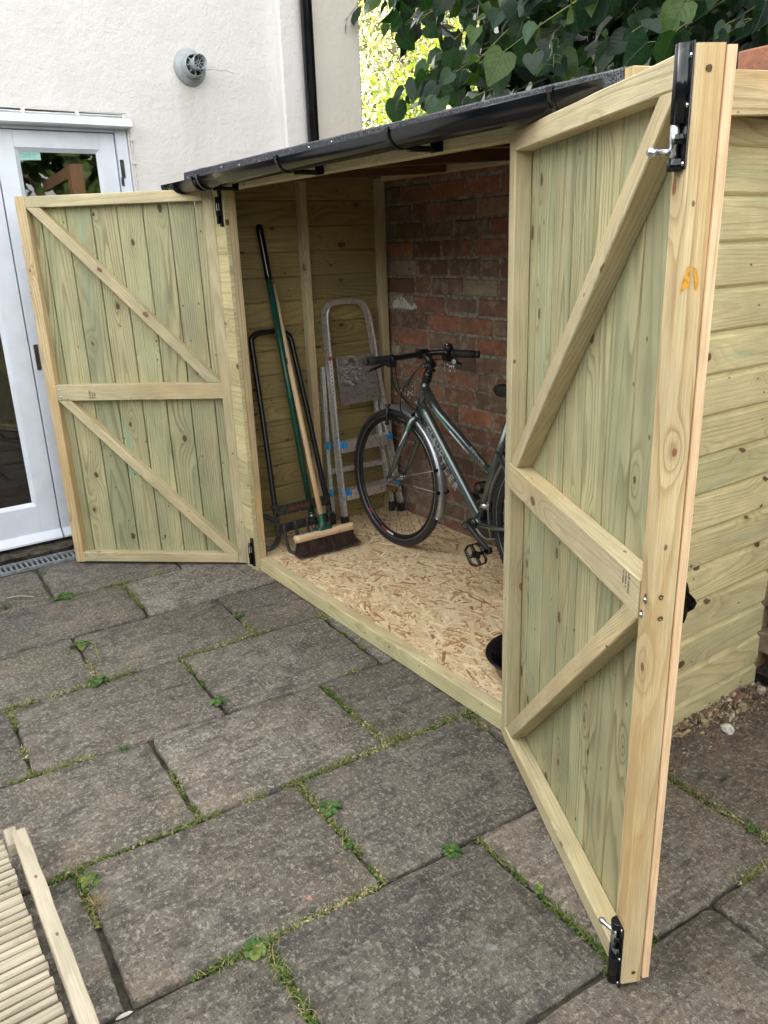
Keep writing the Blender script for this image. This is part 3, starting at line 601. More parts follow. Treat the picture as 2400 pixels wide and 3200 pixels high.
q = MB(); q.lathe([(.031, .03), (.031, .10), (.036, .145), (.033, .145), (.028, .10), (.028, .05)], cx + V((0, 0, .004)), ax, 30)
for k in range(8): a = k * PI / 4; d = V((0, math.cos(a), math.sin(a))); q.beam(cx + ax * .112 + d * .007 + V((0, 0, .004)), cx + ax * .112 + d * .030 + V((0, 0, .004)), .003, .02, ax.cross(d), 0)
q.lathe([(.0085, .10), (.0085, .122), (.006, .122), (.006, .10)], cx + V((0, 0, .004)), ax, 14); q.build('inner_duct', M['grey'], fl)
dp = thing('downpipe', (-.905, .985, 0), 'black plastic downpipe running up the house wall beside the cream pier', 'drainpipe')
q = MB(); q.tube([(-.905, .985, .0), (-.905, .985, 7)], .0335, 20); q.build('pipe', M['bplastic'], dp)
q = MB(); q.tube([(-.905, .985, 2.98), (-.905, .985, 3.04)], .040, 20); q.box((-.96, .972, 2.99), (-.93, .998, 3.03), .002); q.build('bracket', M['bplastic'], dp)

# drain channel along the house
dr = thing('drain_channel', (-.87, -1, 0), 'grey metal grated drain channel along the foot of the house door', 'drain')
q = MB(); q.box((-.945, -3.2, -.04), (-.938, .0, .002), .001, ax=1); q.box((-.832, -3.2, -.04), (-.822, .0, .003), .001, ax=1); q.build('channel_rim', M['galv'], dr)
q = MB()
for k in range(123): y = -3.19 + k * .026; q.box((-.938, y, -.010), (-.832, y + .011, -.001), .001)
q.build('grate', M['galv'], dr)

# ================================================================== GARDEN WALL (old brick)
bw = MB(); BC = [((.235, .125, .078), 5), ((.32, .135, .074), 5), ((.26, .122, .078), 5), ((.215, .145, .10), 4), ((.31, .25, .17), 3), ((.185, .115, .076), 4), ((.25, .155, .105), 4), ((.36, .145, .078), 3)]
pool = [c for c, w in BC for _ in range(w)]
CH = .0885
def course(k, x0, x1, y, flip=1):
    z0 = 1.010 + CH * (k - 11); x = x0 + (-.115 if k % 2 else 0) + rng.uniform(-.02, .02)
    off = {13: -.25, 14: .012, 15: -.20, 12: -.11}.get(k)
    if off is not None and x0 < 0: x = off - .75
    while x < x1:
        L = .232 + rng.uniform(-.012, .012)
        if rng.random() < .1: L *= .5
        if z0 > 1.87 and ((x < 1.62) or (z0 > 2.0 and rng.random() < .55)): x += L + .014; continue
        c = jc(rng.choice(pool), .75, 1.25) + (1,); hh = (CH - .013) / 2 + rng.uniform(-.002, .002); p = V((x + L / 2, y, z0 + CH / 2 + rng.uniform(-.002, .002)))
        dp_ = rng.uniform(-.003, .003); ch = rng.uniform(.003, .008); n = 5; rg = []
        for ins, dy in ((0, .05), (0, ch * .8), (ch, 0)):
            r = []
            for (a, b) in [(-1 + 2 * t / n, -1) for t in range(n)] + [(1, -1 + 2 * t / 2) for t in range(2)] + [(1 - 2 * t / n, 1) for t in range(n)] + [(-1, 1 - 2 * t / 2) for t in range(2)]:
                w = .0028 * mnoise.noise(V((x * 7 + a * 3, z0 * 9 + b * 2, dy * 9))); r.append(p + V((a * (L / 2 - ins) + w, dy + dp_, b * (hh - ins) + w)))
            rg.append(bw.add(r)); m = len(r)
        for a, b in zip(rg, rg[1:]):
            for t in range(m): u = (t + 1) % m; bw.face([a + t, a + u, b + u, b + t], None, c, 0, True)
        bw.face([rg[-1] + t for t in range(m)], None, c, 0); x += L + .013
for k in range(0, 23):
    course(k, -1.0, 2.14, 1.0); course(k, 2.15, 6.5, .90)
bw.box((-1.2, 1.0045, -.1), (1.64, 1.225, 1.885), mi=1); bw.box((1.641, 1.0045, -.1), (2.16, 1.225, 1.995), mi=1); bw.box((2.155, .907, -.1), (6.8, 1.13, 1.995), mi=1)
def tag_wall(): tag(bw.build('brick_wall', [M['brick'], M['mortar'], M['paint']]), 'old red brick garden wall with worn mottled bricks, forming the back of the shed', 'wall')
q = bw
ENV = [(0, .018), (.07, .040), (.14, .030), (.2, .052), (.27, .036), (.36, .068), (.44, .052), (.56, .046), (.66, .024), (.74, .014), (.84, .010), (.92, .028), (1, .016)]
def env(u):
    for (a, b), (c_, d) in zip(ENV, ENV[1:]):
        if u <= c_: return b + (d - b) * (u - a) / (c_ - a)
    return .01
for i in range(420):
    u = rng.random(); x = -.185 + .205 * u; top = env(u); lo = 0 if u < .78 else max(0, top - .014); zc = 1.203 + rng.uniform(lo, top); s = rng.uniform(.0028, .0065); a0 = rng.random() * 6
    if mnoise.noise(V((x * 70, zc * 70, 1))) > .38: continue
    q.poly([(x + s * math.cos(a0 + t * 1.05) * rng.uniform(.5, 1.1), .9953 - i * 3e-6, zc + s * 1.1 * math.sin(a0 + t * 1.05) * rng.uniform(.6, 1.1)) for t in range(6)], mi=2)
for (xx, zz, n, sp) in ((.30, .93, 14, .02), (.04, .70, 40, .05), (-.1, .74, 22, .04)):
    for i in range(n):
        x = xx + rng.gauss(0, sp); zc = zz + rng.gauss(0, sp * .6); s = rng.uniform(.002, .007); a0 = rng.random() * 6; q.poly([(x + s * math.cos(a0 - t * 1.05), .9952 - i * 4e-6, zc + s * math.sin(a0 - t * 1.05)) for t in range(6)][::-1], mi=2)
tag_wall()

# ================================================================== SHED
def prism(mb, pts, dv, ud, c, mi=0, ch=.002, off=None):
    """flat outline pts (3-D, in order) pushed along dv; grain runs along ud; front edges (at pts+dv) chamfered"""
    pts = [V(p) for p in pts]; dv = V(dv); ud = V(ud).normalized(); nn = dv.normalized(); vd = nn.cross(ud); n = len(pts); ou, ov = off or (rng.random() * 90, rng.random() * 90)
    ctr = sum(pts, V((0, 0, 0))) / n; ins = []
    for i in range(n):
        a, b, d = pts[i - 1], pts[i], pts[(i + 1) % n]; e1 = (b - a).normalized(); e2 = (d - b).normalized(); n1 = nn.cross(e1); n2 = nn.cross(e2)
        if n1.dot(ctr - b) < 0: n1 = -n1
        if n2.dot(ctr - b) < 0: n2 = -n2
        k = 1 + n1.dot(n2); ins.append(b + (n1 + n2) / max(k, .2) * ch)
    b0 = mb.add(pts); b1 = mb.add([p + dv * (1 - ch / dv.length) for p in pts]); b2 = mb.add([p + dv for p in ins])
    uvf = lambda p, x=0: (ou + p.dot(ud), ov + p.dot(vd) + x)
    for i in range(n):
        j = (i + 1) % n; mb.face([b0 + i, b0 + j, b1 + j, b1 + i], [uvf(pts[i], .2), uvf(pts[j], .2), uvf(pts[j], .2 + dv.length), uvf(pts[i], .2 + dv.length)], c, mi)
        mb.face([b1 + i, b1 + j, b2 + j, b2 + i], [uvf(pts[i]), uvf(pts[j]), uvf(ins[j]), uvf(ins[i])], c, mi)
    mb.face([b2 + i for i in range(n)], [uvf(p) for p in ins], c, mi); mb.face([b0 + i for i in range(n)][::-1], [uvf(p) for p in pts][::-1], c, mi)

shed = thing('shed', (.9, .5, 0), 'new pale green treated timber lean-to bike shed with both doors wide open', 'shed')
EX, EY, EZ = V((1, 0, 0)), V((0, 1, 0)), V((0, 0, 1))
ZF = .068
q = MB(); q.box((-.273, 0, .002), (2.075, .045, ZF), .0025, c=wt(1, .5), seg=12, jit=.0004); q.box((.002, .0025, ZF), (1.76, .0430, ZF + .0008), 0, c=wt(1.1, 0), mi=1); q.build('base_beam', [M['clad'], M['rail']], shed)
# floor of oriented strand board
q = MB(); q.box((-.25, .0455, .04), (2.06, .998, .0665), .0, c=(.52, .37, .21, 1))
FC = [(.79, .62, .39), (.84, .69, .46), (.71, .53, .31), (.81, .65, .42), (.63, .45, .25), (.75, .58, .355), (.71, .54, .325), (.54, .36, .19), (.44, .25, .115), (.35, .185, .08)]
for i in range(11000):
    x, y = rng.uniform(-.25, 1.95), rng.uniform(.046, .998)
    a = rng.gauss(0, .6) + (0 if rng.random() < .55 else rng.uniform(0, PI)); dk_ = rng.random(); L = rng.uniform(.014, .052); w = rng.uniform(.0025, .0095) * (.6 if dk_ > .86 else 1); z = .0668 + rng.random() * .0014
    d = V((math.cos(a), math.sin(a), 0)); s = V((-d.y, d.x, 0)); p = V((x, y, z)); c = jc((rng.choice(FC[-3:]) if dk_ > .80 else rng.choice(FC[:7])), .88, 1.1) + (1,)
    sk = rng.uniform(-.5, .5) * w * 2; tp = rng.uniform(.5, 1)
    pts = [p - d * (L + sk) - s * w, p + d * (L - sk) - s * w * tp, p + d * (L + sk * .5) + s * w * tp, p - d * (L - sk) + s * w]
    for t in pts: t.y = min(.998, max(.0458, t.y))
    q.poly(pts, c)
q.build('floor_board', M['osbf'], shed)
# shiplap walls: outline in (outward, up); each course overlaps the hollow top edge of the one below
SHIP = [(.0032, .0005), (0, .0045), (0, .1130), (.0035, .1165), (.006, .1165), (.0068, .110), (.0085, .103), (.012, .0985), (.0165, .097), (.018, .0955), (.018, .004), (.0165, .001), (.0085, -.006), (.0085, .0005)]
SHIP2 = [(0, .0005), (0, .1175), (.016, .1175), (.018, .1155), (.018, .0025), (.016, .0005)]
def shiplap(name, o, A, out, L, z0, z1, mat, tones, sub=None, SHIP=SHIP):
    m = MB(); k = 0
    while z0 + k * .118 < z1 - .01:
        zb = z0 + k * .118; pl = SHIP
        if zb + .118 > z1: pl = [(a, min(b, z1 - zb)) for a, b in SHIP]
        if zb < .0: pl = [(a, max(b, .003 - zb)) for a, b in pl]
        m.prof(V(o) + EZ * zb + V(A) * rng.uniform(-.0012, .0012), A, out, EZ, L, pl, c=wt(*tones), seg=6, jit=.0003); k += 1
    return m.build(name, mat, sub or shed)
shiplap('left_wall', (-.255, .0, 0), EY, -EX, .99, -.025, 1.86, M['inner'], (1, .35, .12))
shiplap('right_wall', (2.063, -.0, 0), EY, EX, .905, -.025, 1.805, M['clad'], (1.0, .35, .1))
q = MB(); q.beam((2.165, -.064, 1.8135), (2.165, .93, 1.8735), .096, .025, EZ, c=wt(1.08, .1), seg=8, jit=.0005); q.build('barge_board', M['stile'], shed)
shiplap('front_panel', (-.273, -.001, 0), EX, -EY, .273, -.025, 1.78, M['clad'], (.9, .3, .12), SHIP=SHIP2); shiplap('front_panel', (1.80, .0635, 0), EX, -EY, .262, -.025, 1.78, M['clad'], (1, .3, .1))
for (lo, hi, ax) in (((-.046, .0005, ZF), (-.0005, .038, 1.771), 2), ((1.80, .046, ZF), (1.87, .091, 1.79), 2), ((-.2545, .476, ZF), (-.21, .515, 1.83), 2), ((-.2545, .937, ZF), (-.21, .98, 1.845), 2), ((-.2545, .046, ZF), (-.21, .09, 1.79), 2), ((2.018, .45, ZF), (2.0625, .515, 1.84), 2), ((2.018, .92, ZF), (2.0625, .98, 1.85), 2)):
    q = MB(); q.box(lo, hi, .0025, c=wt(1, .25), ax=ax, seg=14, jit=.0006); q.build('stud', M['stile'] if lo[0] == -.046 else M['rail'], shed)
q = MB(); q.box((-.27, .0005, 1.7715), (2.075, .045, 1.829), .0025, c=wt(.95, .5), seg=10, jit=.0005); q.build('header_beam', M['clad'], shed)
for x in (.30, .90, 1.50):
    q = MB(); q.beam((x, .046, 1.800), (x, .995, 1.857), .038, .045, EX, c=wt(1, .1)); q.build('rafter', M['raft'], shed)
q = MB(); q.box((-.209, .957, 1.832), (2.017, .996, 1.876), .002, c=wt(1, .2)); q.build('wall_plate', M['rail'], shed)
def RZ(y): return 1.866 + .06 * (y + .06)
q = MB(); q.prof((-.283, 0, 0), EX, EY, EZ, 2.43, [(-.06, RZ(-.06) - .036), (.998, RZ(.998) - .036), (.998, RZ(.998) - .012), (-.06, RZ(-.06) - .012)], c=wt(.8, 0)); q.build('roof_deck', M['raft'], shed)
q = MB(); q.prof((-.292, 0, 0), EX, EY, EZ, 2.443, [(-.0665, RZ(-.06) - .050), (-.062, RZ(-.06) - .050), (-.0615, RZ(-.06) - .011), (.999, RZ(.998) - .011), (.999, RZ(.998) - .002), (-.058, RZ(-.06) - .0005), (-.0665, RZ(-.06) - .006)], seg=60, jit=.0009); roof = q.build('roof_felt', M['felt'], shed)
q = MB(); q.lathe([(0, .002), (.004, .0012), (.005, 0)], (-.25, -.0668, 1.838), (0, -1, 0), 8); nl = q.build('clout_nail', M['zinc'], roof)
for k in range(1, 14): copyo(nl, roof, (k * .178 + rng.uniform(-.02, .02), 0, rng.uniform(-.012, .012)))
# gutter
GYc, GZt = -.113, 1.820
GA_ = V((1, 0, .009)).normalized(); GZ = lambda x: GZt + .009 * (x - .9)
def halfpipe(r, t, drop=0): 
    o = [(r * math.cos(a), -r * math.sin(a)) for a in [PI * k / 14 for k in range(15)]]; i = [((r - t) * math.cos(a), -(r - t) * math.sin(a)) for a in [PI * k / 14 for k in range(15)]]
    return [(r + .002, .003)] + o + [(-r - .002, .003), (-r + t, .003)] + i[::-1] + [(r - t, .003)]
q = MB(); q.prof((-.20, GYc, GZ(-.2)), GA_, EY, EZ, 2.37, halfpipe(.0435, .0022), seg=4, sm=True); gut = q.build('gutter', M['bplastic'], shed)
q = MB(); q.prof((-.325, GYc, GZ(-.2)), EX, EY, EZ, .15, halfpipe(.046, .0022), sm=True); q.prof((-.338, GYc, GZ(-.2) - .001), EX, EY, EZ, .014, halfpipe(.049, .003), sm=True); q.prof((-.335, GYc, GZ(-.2)), EX, EY, EZ, .003, [(.044 * math.cos(PI * k / 12), -.044 * math.sin(PI * k / 12)) for k in range(13)]); q.build('stop_end', M['bplastic'], gut)
def strap(x, w=.018, r=.0475, arm=True):
    m = MB(); GZt = GZ(x); m.prof((x - w / 2, GYc, GZt + .001), EX, EY, EZ, w, halfpipe(r, .0032), sm=True); m.box((x - w / 2, GYc - r - .003, GZt - .004), (x + w / 2, GYc - r + .006, GZt + .010), .001)
    if arm: m.box((x - .001, GYc + .020, GZt - .050), (x + .030, -.002, GZt - .036), .003, ax=1); m.box((x - .001, -.006, GZt - .052), (x + .050, -.0005, GZt - .012), .001)
    return m.build('bracket', M['bplastic'], gut)
strap(.015, .014, arm=False); br0 = strap(.075)
for x in (.765, 1.42, 2.03): copyo(br0, gut, (x - .075, 0, .009 * (x - .075)))

# ---- doors
def door(h, ang, side, W, seams, names):
    d = V((math.cos(R_(ang)), math.sin(R_(ang)), 0)); n = EZ.cross(d) * side; h = V(h); P = lambda s, t, z: h + d * s + n * t + EZ * z
    ZB, ZT, ST, T = .016, 1.787, .0475, .045
    bd = MB()
    for a, b in zip(seams, seams[1:]):
        w = b - a - .0034; pl = [(0.0008, -.0135), (w, -.0135), (w, -.005), (w - .0018, 0), (.0026, 0), (.0008, -.005)]
        if rng.random() < .5: pl = pl[:4] + [(w * .5 + .012, 0), (w * .5 + .009, -.002), (w * .5 + .006, 0)] + pl[4:]
        bd.prof(P(a, -T - .0008, .028), EZ, d, n, ZT - .003 - .028, pl, c=wt(1.0, .5, .11), seg=8, jit=.0003)
    e0 = seams[-1]; bd.prof(P(e0, -T - .0006, .026), EZ, d, n, ZT - .002 - .026, [(0, -.0145), (W - e0 - .001, -.0145), (W - e0 - .001, 0), (0, 0)], c=wt(1.05, 0), mi=1, seg=10, jit=.0005)
    dr_ = bd.build('door', [M['door'], M['fresh']], shed, names)
    def bar(name, s0, z0, s1, z1, ax, mat, tone, jit=.0007, t0=-T, t1=0.0, ch=.0025):
        m = MB()
        if ax == 'z': m.prof(P((s0 + s1) / 2, (t0 + t1) / 2, z0), EZ, d, n, z1 - z0, rect(s1 - s0, t1 - t0, ch), c=tone, seg=18, jit=jit)
        else: m.prof(P(s0, (t0 + t1) / 2, (z0 + z1) / 2), d, EZ, n, s1 - s0, rect(z1 - z0, t1 - t0, ch), c=tone, seg=10, jit=jit)
        return m.build(name, mat, dr_)
    bar('stile', 0, ZB, ST, ZT, 'z', M['rail'], wt(.97, .45)); fs = bar('stile', W - ST - .004, ZB - .002, W - .004, ZT + .001, 'z', M['stile'], wt(1.02, .15), .0005)
    bar('rail', ST + .001, 1.738, W - ST - .005, 1.786, 'd', M['rail'], wt(1.03, .3)); bar('rail', ST + .001, .0165, W - ST - .005, .066, 'd', M['rail'], wt(1.06, .35), t1=.0015)
    mr = bar('rail', ST - .010, .8585, W - ST - .0052, .935, 'd', M['rail'], wt(1.02, .1), t1=.001)
    for (z0, z1) in ((.9365, 1.7375), (.0665, .858)):
        m = MB(); a, b = ST + .0015, W - ST - .006; w = .062
        prism(m, [P(a, -T + .0005, z0), P(a + w, -T + .0005, z0), P(b, -T + .0005, z1), P(b - w, -T + .0005, z1)], n * (T - .001), d * (b - a) + EZ * (z1 - z0) if True else d, wt(.97 + .06 * rng.random(), .3), ch=.0025); m.build('brace', M['rail'], dr_)
    return d, n, P, dr_, fs, mr
SEAM = [.001, .104, .224, .346, .468, .590, .712, .834]
dL, nL, PL, doorL, fsL, mrL = door((-.1051, -.0204, 0), 228.755, 1, .924, SEAM + [.918], 'left shed door, swung open in front of the white house door')
dR, nR, PR, doorR, fsR, mrR = door((1.7617, -.0196, 0), -27.295, -1, .939, SEAM + [.925], 'right shed door, swung open towards the viewer with two bolts on its free edge')
def disc(m, P, s, t, z, r, axis, mi=0, sq=1.0, n=10, lift=.0006):
    """small flat mark on the door: axis 'n' front face, 'd' end face"""
    u, w, a = (dR, EZ, nR) if axis == 'n' else (nR, EZ, dR)
    m.poly([P(s, t, z) + a * lift + u * (r * math.cos(2 * PI * k / n) * rng.uniform(.85, 1.1)) + w * (r * sq * math.sin(2 * PI * k / n) * rng.uniform(.85, 1.1)) for k in range(n)][:: (1 if (u.cross(w)).dot(a) > 0 else -1)], mi=mi)
# drilled holes, screws and a resin streak on the free stile of the right door
EF = .935
for (t, z, r) in ((-.020, 1.755, .0055), (-.016, .921, .0052), (-.018, .879, .0052), (-.026, .042, .005)): q = MB(); disc(q, PR, EF, t, z, r, 'd', lift=.0008); q.build('screw_hole', M['hole'], fsR)
for s_, z, r in ((.911, .909, .0055), (.9, .874, .005)): q = MB(); disc(q, PR, s_, .0, z, r, 'n', sq=1.9, lift=.0009); q.build('screw_hole', M['hole'], fsR)
for (s_, z) in ((.911, .907), (.900, .872)): q = MB(); q.lathe([(0, .004), (.0035, .0035), (.0048, .001), (.005, 0)], PR(s_, .001, z), nR, 12); q.build('screw', M['zinc'], fsR)
for (t, z) in ((-.016, .920), (-.018, .877)): q = MB(); q.lathe([(0, .0012), (.0018, .001), (.002, 0)], PR(EF + .001, t, z), dR, 10); q.build('screw', M['steel'], fsR)
q = MB()
for pts in ([(-.004, 1.441), (-.007, 1.462), (-.013, 1.482), (-.0185, 1.484), (-.017, 1.474), (-.0185, 1.462), (-.0165, 1.452), (-.010, 1.449)], [(-.0225, 1.482), (-.0285, 1.478), (-.033, 1.462), (-.0315, 1.446), (-.028, 1.449), (-.0255, 1.464)]):
    q.poly([PR(EF + .0012, t, z) for t, z in pts])
q.build('resin_streak', M['amber'], fsR)
for (s_, z) in ((.857, .912), (.853, .878)): q = MB(); q.lathe([(0, .003), (.0045, .002), (.005, 0)], PL(s_, .0015, z), nL, 10); q.build('screw', M['zinc'], mrL)
# printed stamps on the middle rails
for i, (tx, sz, ds, dz) in enumerate((('CE 04002', .0105, .0, 0), ('SV2804 II', .0085, -.0125, -.002), ('07 0086', .0085, -.024, -.003))):
    text('stamp', tx, sz, PR(.838 + ds, .0014, .930 + dz), -EZ, dR, M['ink'], mrR)
    text('stamp', tx, sz, PL(.70 + ds, .0014, .866 - dz), EZ, dL, M['ink'], mrL)
# sliding bolts on the right door
def bolt(s, z0, up, name='bolt', la=0.0):
    m = MB(); sg = 1 if up else -1; Q = lambda a, t, b: PR(s + a, t, z0 + b * sg); ez = EZ * sg; w = .040
    m.prof(Q(0, .002, 0), ez, dR, nR, .168, rect(w, .0035, .001))
    arc = lambda r, k: [(r * math.cos(PI * i / k), r * math.sin(PI * i / k)) for i in range(k + 1)]
    hump = [(-.0155, 0)] + [(-a * 1.05, b * 1.15 + .002) for a, b in arc(.0115, 10)] + [(.0155, 0)]
    m.prof(Q(-.003, .0037, .062), ez, dR, nR, .106, hump, sm=True); m.prof(Q(-.003, .0037, -.004), ez, dR, nR, .018, hump, sm=True)
    m.prof(Q(-.003, .0037, .034), ez, dR, nR, .014, [(-.016, 0)] + [(-a * 1.0, b * 1.05 + .001) for a, b in arc(.0112, 10)] + [(.016, 0)], sm=True)
    m.tube([Q(-.003, .0105, .006), Q(-.003, .0105, .075)], .0076, 14, mi=1)
    lo_ = Q(-.003, .012, .024); ldv = nR * math.cos(la) - dR * math.sin(la); lv = [lo_ + ldv * k for k in (0, .012, .026, .028, .035, .040)]
    m.tube(lv, [.0050, .0050, .0047, .0066, .0070, .0040], 12, mi=1)
    for a, b in ((.0145, .150), (.0145, .085), (.0145, .006)): m.lathe([(0, .0022), (.003, .0016), (.0036, 0)], Q(a, .0037, b), nR, 10, mi=1)
    return m.build(name, [M['bplastic'], M['zinc']], doorR)
bolt(.911, 1.624, True); bolt(.913, .160, False, la=1.15)
# black pull handle on the outer face of the right door
q = MB(); pr = [(-.0605, .945), (-.064, .935), (-.066, .925), (-.078, .912), (-.082, .903), (-.078, .893), (-.066, .887), (-.064, .875), (-.0605, .866)]
for k in range(len(pr) - 1):
    (t0, z0), (t1, z1) = pr[k], pr[k + 1]
    for ds in (0, .0025): q.poly([PR(.885, t0 - ds, z0), PR(.937, t0 - ds, z0), PR(.937, t1 - ds, z1), PR(.885, t1 - ds, z1)], sm=True)
    q.poly([PR(.937, t0, z0), PR(.937, t0 - .0025, z0), PR(.937, t1 - .0025, z1), PR(.937, t1, z1)])
q.build('pull_handle', M['bplastic'], doorR)
# black keeps for the left door on the front post, each with a small white sticker
for z0, st in ((1.625, 1.69), (.028, .10)):
    q = MB(); q.box((-.034, -.030, z0), (-.012, -.0195, z0 + .145), .001, ax=2); q.tube([(-.030, -.036, z0 + .01), (-.030, -.036, z0 + .12)], .0075, 12); q.box((-.036, -.044, z0 + .045), (-.024, -.028, z0 + .105), .002, ax=2)
    hb = q.build('hinge', M['bplastic'], shed); q = MB(); q.poly([(-.0238, -.043, st), (-.0238, -.031, st), (-.0238, -.031, st + .03), (-.0238, -.043, st + .03)][::1]); q.build('sticker', M['stickw'], hb)

# ================================================================== BICYCLE
bike = thing('bicycle', (.75, .68, ZF), 'dark grey green hybrid bicycle with silver mudguard, leaning at the brick wall', 'bicycle')
BY = .676
BB = V((.872, BY, .341)); HT = V((.499, BY + .004, .928)); HB = V((.443, BY, .778)); FH = V((.273, .652, .4165)); RH = V((1.305, BY + .004, .4165))
WD = V((1, .032, 0)).normalized(); WU = V((-.0012, .0343, .9994)).normalized(); WN = WD.cross(WU)
def wheel(c, D, U, N, name, rear=False):
    w = thing('x', (0, 0, 0), '', '') if False else None
    q = MB(); prof_ = [(.330 + .0185 * math.cos(a), .0178 * math.sin(a)) for a in [2 * PI * k / 16 for k in range(16)]]
    def lathe_frame(m, pr, n, closed=True, **k):
        b = len(m.v); L = len(pr)
        for i in range(n):
            a = 2 * PI * i / n; e = D * math.cos(a) + U * math.sin(a)
            for (r, h) in pr: m.v.append(c + e * r + N * h)
        for i in range(n):
            l = (i + 1) % n
            for j in range(L if closed else L - 1): jj = (j + 1) % L; m.face([b + i * L + j, b + i * L + jj, b + l * L + jj, b + l * L + j], None, (1, 0, 0, 1), k.get('mi', 0), True)
    lathe_frame(q, prof_, 120)
    for i in range(110):   # tread blocks
        a = 2 * PI * i / 110; e = D * math.cos(a) + U * math.sin(a); tt = -D * math.sin(a) + U * math.cos(a)
        for sgn in (-1, 1):
            ph = .62 * sgn; o = c + e * (.330 + .0187 * math.cos(ph)) + N * .0187 * math.sin(ph); out = (e * math.cos(ph) + N * math.sin(ph)); q.beam(o - tt * .005 + N * .003 * sgn, o + tt * .005 - N * .003 * sgn, .009, .0022, out.cross(tt), 0)
    tyre = q.build('wheel', M['tyre'], bike)
    q = MB(); lathe_frame(q, [(.3125, .0115), (.3125, .0095), (.305, .008), (.292, .006), (.290, 0), (.292, -.006), (.305, -.008), (.3125, -.0095), (.3125, -.0115), (.3165, -.012), (.3165, .012)], 96); rim = q.build('rim', M['bsatin'], tyre)
    q = MB(); lathe_frame(q, [(.3165, .0122), (.312, .0122), (.312, .0116), (.3165, .0116)], 96); lathe_frame(q, [(.3165, -.0122), (.312, -.0122), (.312, -.0116), (.3165, -.0116)], 96); q.build('brake_track', M['steel'], tyre)
    q = MB(); hubp = lambda h: c + N * h
    q.tube([hubp(-.05), hubp(.05)], .0075, 14); q.tube([hubp(-.033), hubp(-.030), hubp(-.025), hubp(.025), hubp(.030), hubp(.033)], [.019, .019, .011, .011, .019, .019], 18); q.tube([hubp(-.055), hubp(-.045)], .0105, 12); q.tube([hubp(.045), hubp(.055)], .0105, 12); q.build('hub', M['zinc'], tyre)
    q = MB()
    for i in range(32):
        a = 2 * PI * i / 32; sd = 1 if i % 2 else -1; off = (.62 if (i // 2) % 2 else -.62); e0 = D * math.cos(a + off) + U * math.sin(a + off); e1 = D * math.cos(a) + U * math.sin(a)
        q.tube([c + e0 * .017 + N * .031 * sd, c + e1 * .293], .0009, 5, caps=False); q.tube([c + e1 * .280 + N * .001 * sd, c + e1 * .293], .0018, 5, mi=1)
    q.build('spokes', [M['bdirty'], M['zinc']], tyre); q = MB()
    for i in range(9):
        a = (.2 + i * .7) % 6.28
        for sd in (-1, 1): q.poly([c + (D * math.cos(a + t) + U * math.sin(a + t)) * r + N * (.0085 + .0006) * sd for t, r in ((0, .293), (.035, .293), (.035, .303), (0, .303))]) if i < 1 else None
    return tyre
wf = wheel(FH, WD, WU, WN, 'front'); wr = wheel(RH, V((1, .004, 0)).normalized(), V((0, .02, 1)).normalized(), V((1, .004, 0)).normalized().cross(V((0, .02, 1)).normalized()), 'rear')
# rim decals and reflector on the front wheel
q = MB()
for a0, a1, mi in ((-1.95, -1.80, 0), (-1.80, -1.62, 1), (-2.38, -2.28, 0)):
    for k in range(4):
        a, b = a0 + (a1 - a0) * k / 4, a0 + (a1 - a0) * (k + 1) / 4; f = lambda t, r: FH + (WD * math.cos(t) + WU * math.sin(t)) * r + WN * (.0086 if r > .3 else .0074)
        q.poly([f(a, .297), f(b, .297), f(b, .306), f(a, .306)], mi=mi)
    if mi or a0 < -2: q.build('rim_decal', [M['red'], M['decal']], wf); q = MB()
q = MB(); q.beam(FH + WU * -.05 + WD * .03 + WN * .02, FH + WU * -.055 + WD * -.05 + WN * .02, .03, .01, WU, .004); q.build('spoke_reflector', plain('amber_reflector', (.10, .045, .01), .3), wf)
# frame
q = MB()
q.tube([HB - (HT - HB).normalized() * .002, HT], [.0195, .0195], 20)
q.tube([HB + (HT - HB) * .24, HB + (HT - HB) * .2 + (BB - HB) * .1, HB + (BB - HB) * .5 + V((.012, 0, .018)), BB + V((-.02, 0, .035)), BB], [.026, .027, .026, .024, .022], 20, flat=((0, 1, 0), .86, 1.12))
STJ = BB + V((.079, 0, .233)); STT = BB + V((.185, 0, .50))
q.tube([HT - (HT - HB) * .22, HT - (HT - HB) * .34 + (STJ - HT) * .22, STJ + V((-.01, 0, .006))], [.0215, .0205, .0175], 18)
q.tube([BB, STJ, STT], [.0175, .0175, .017], 18)
q.tube([STJ + V((-.035, 0, .02)), STJ + V((-.008, 0, .024)), STJ + V((.012, 0, .045)), STJ + V((.03, 0, .09))], [.006, .014, .012, .006], 12)
for sy in (-1, 1):
    q.tube([BB + V((.02, .018 * sy, 0)), BB + V((.12, .032 * sy, .01)), RH + V((-.02, .062 * sy, 0))], [.0115, .0105, .008], 12)
    q.tube([STJ + V((.045, .013 * sy, .115)), STJ + V((.14, .04 * sy, .03)), RH + V((-.012, .062 * sy, .01))], [.0085, .008, .007], 12)
    q.box(RH + V((-.03, .058 * sy - .003, -.02)), RH + V((.012, .058 * sy + .003, .02)), .003)
q.tube([BB - V((0, .034, 0)), BB + V((0, .034, 0))], .0225, 20)
fm = q.build('frame', M['frame'], bike)
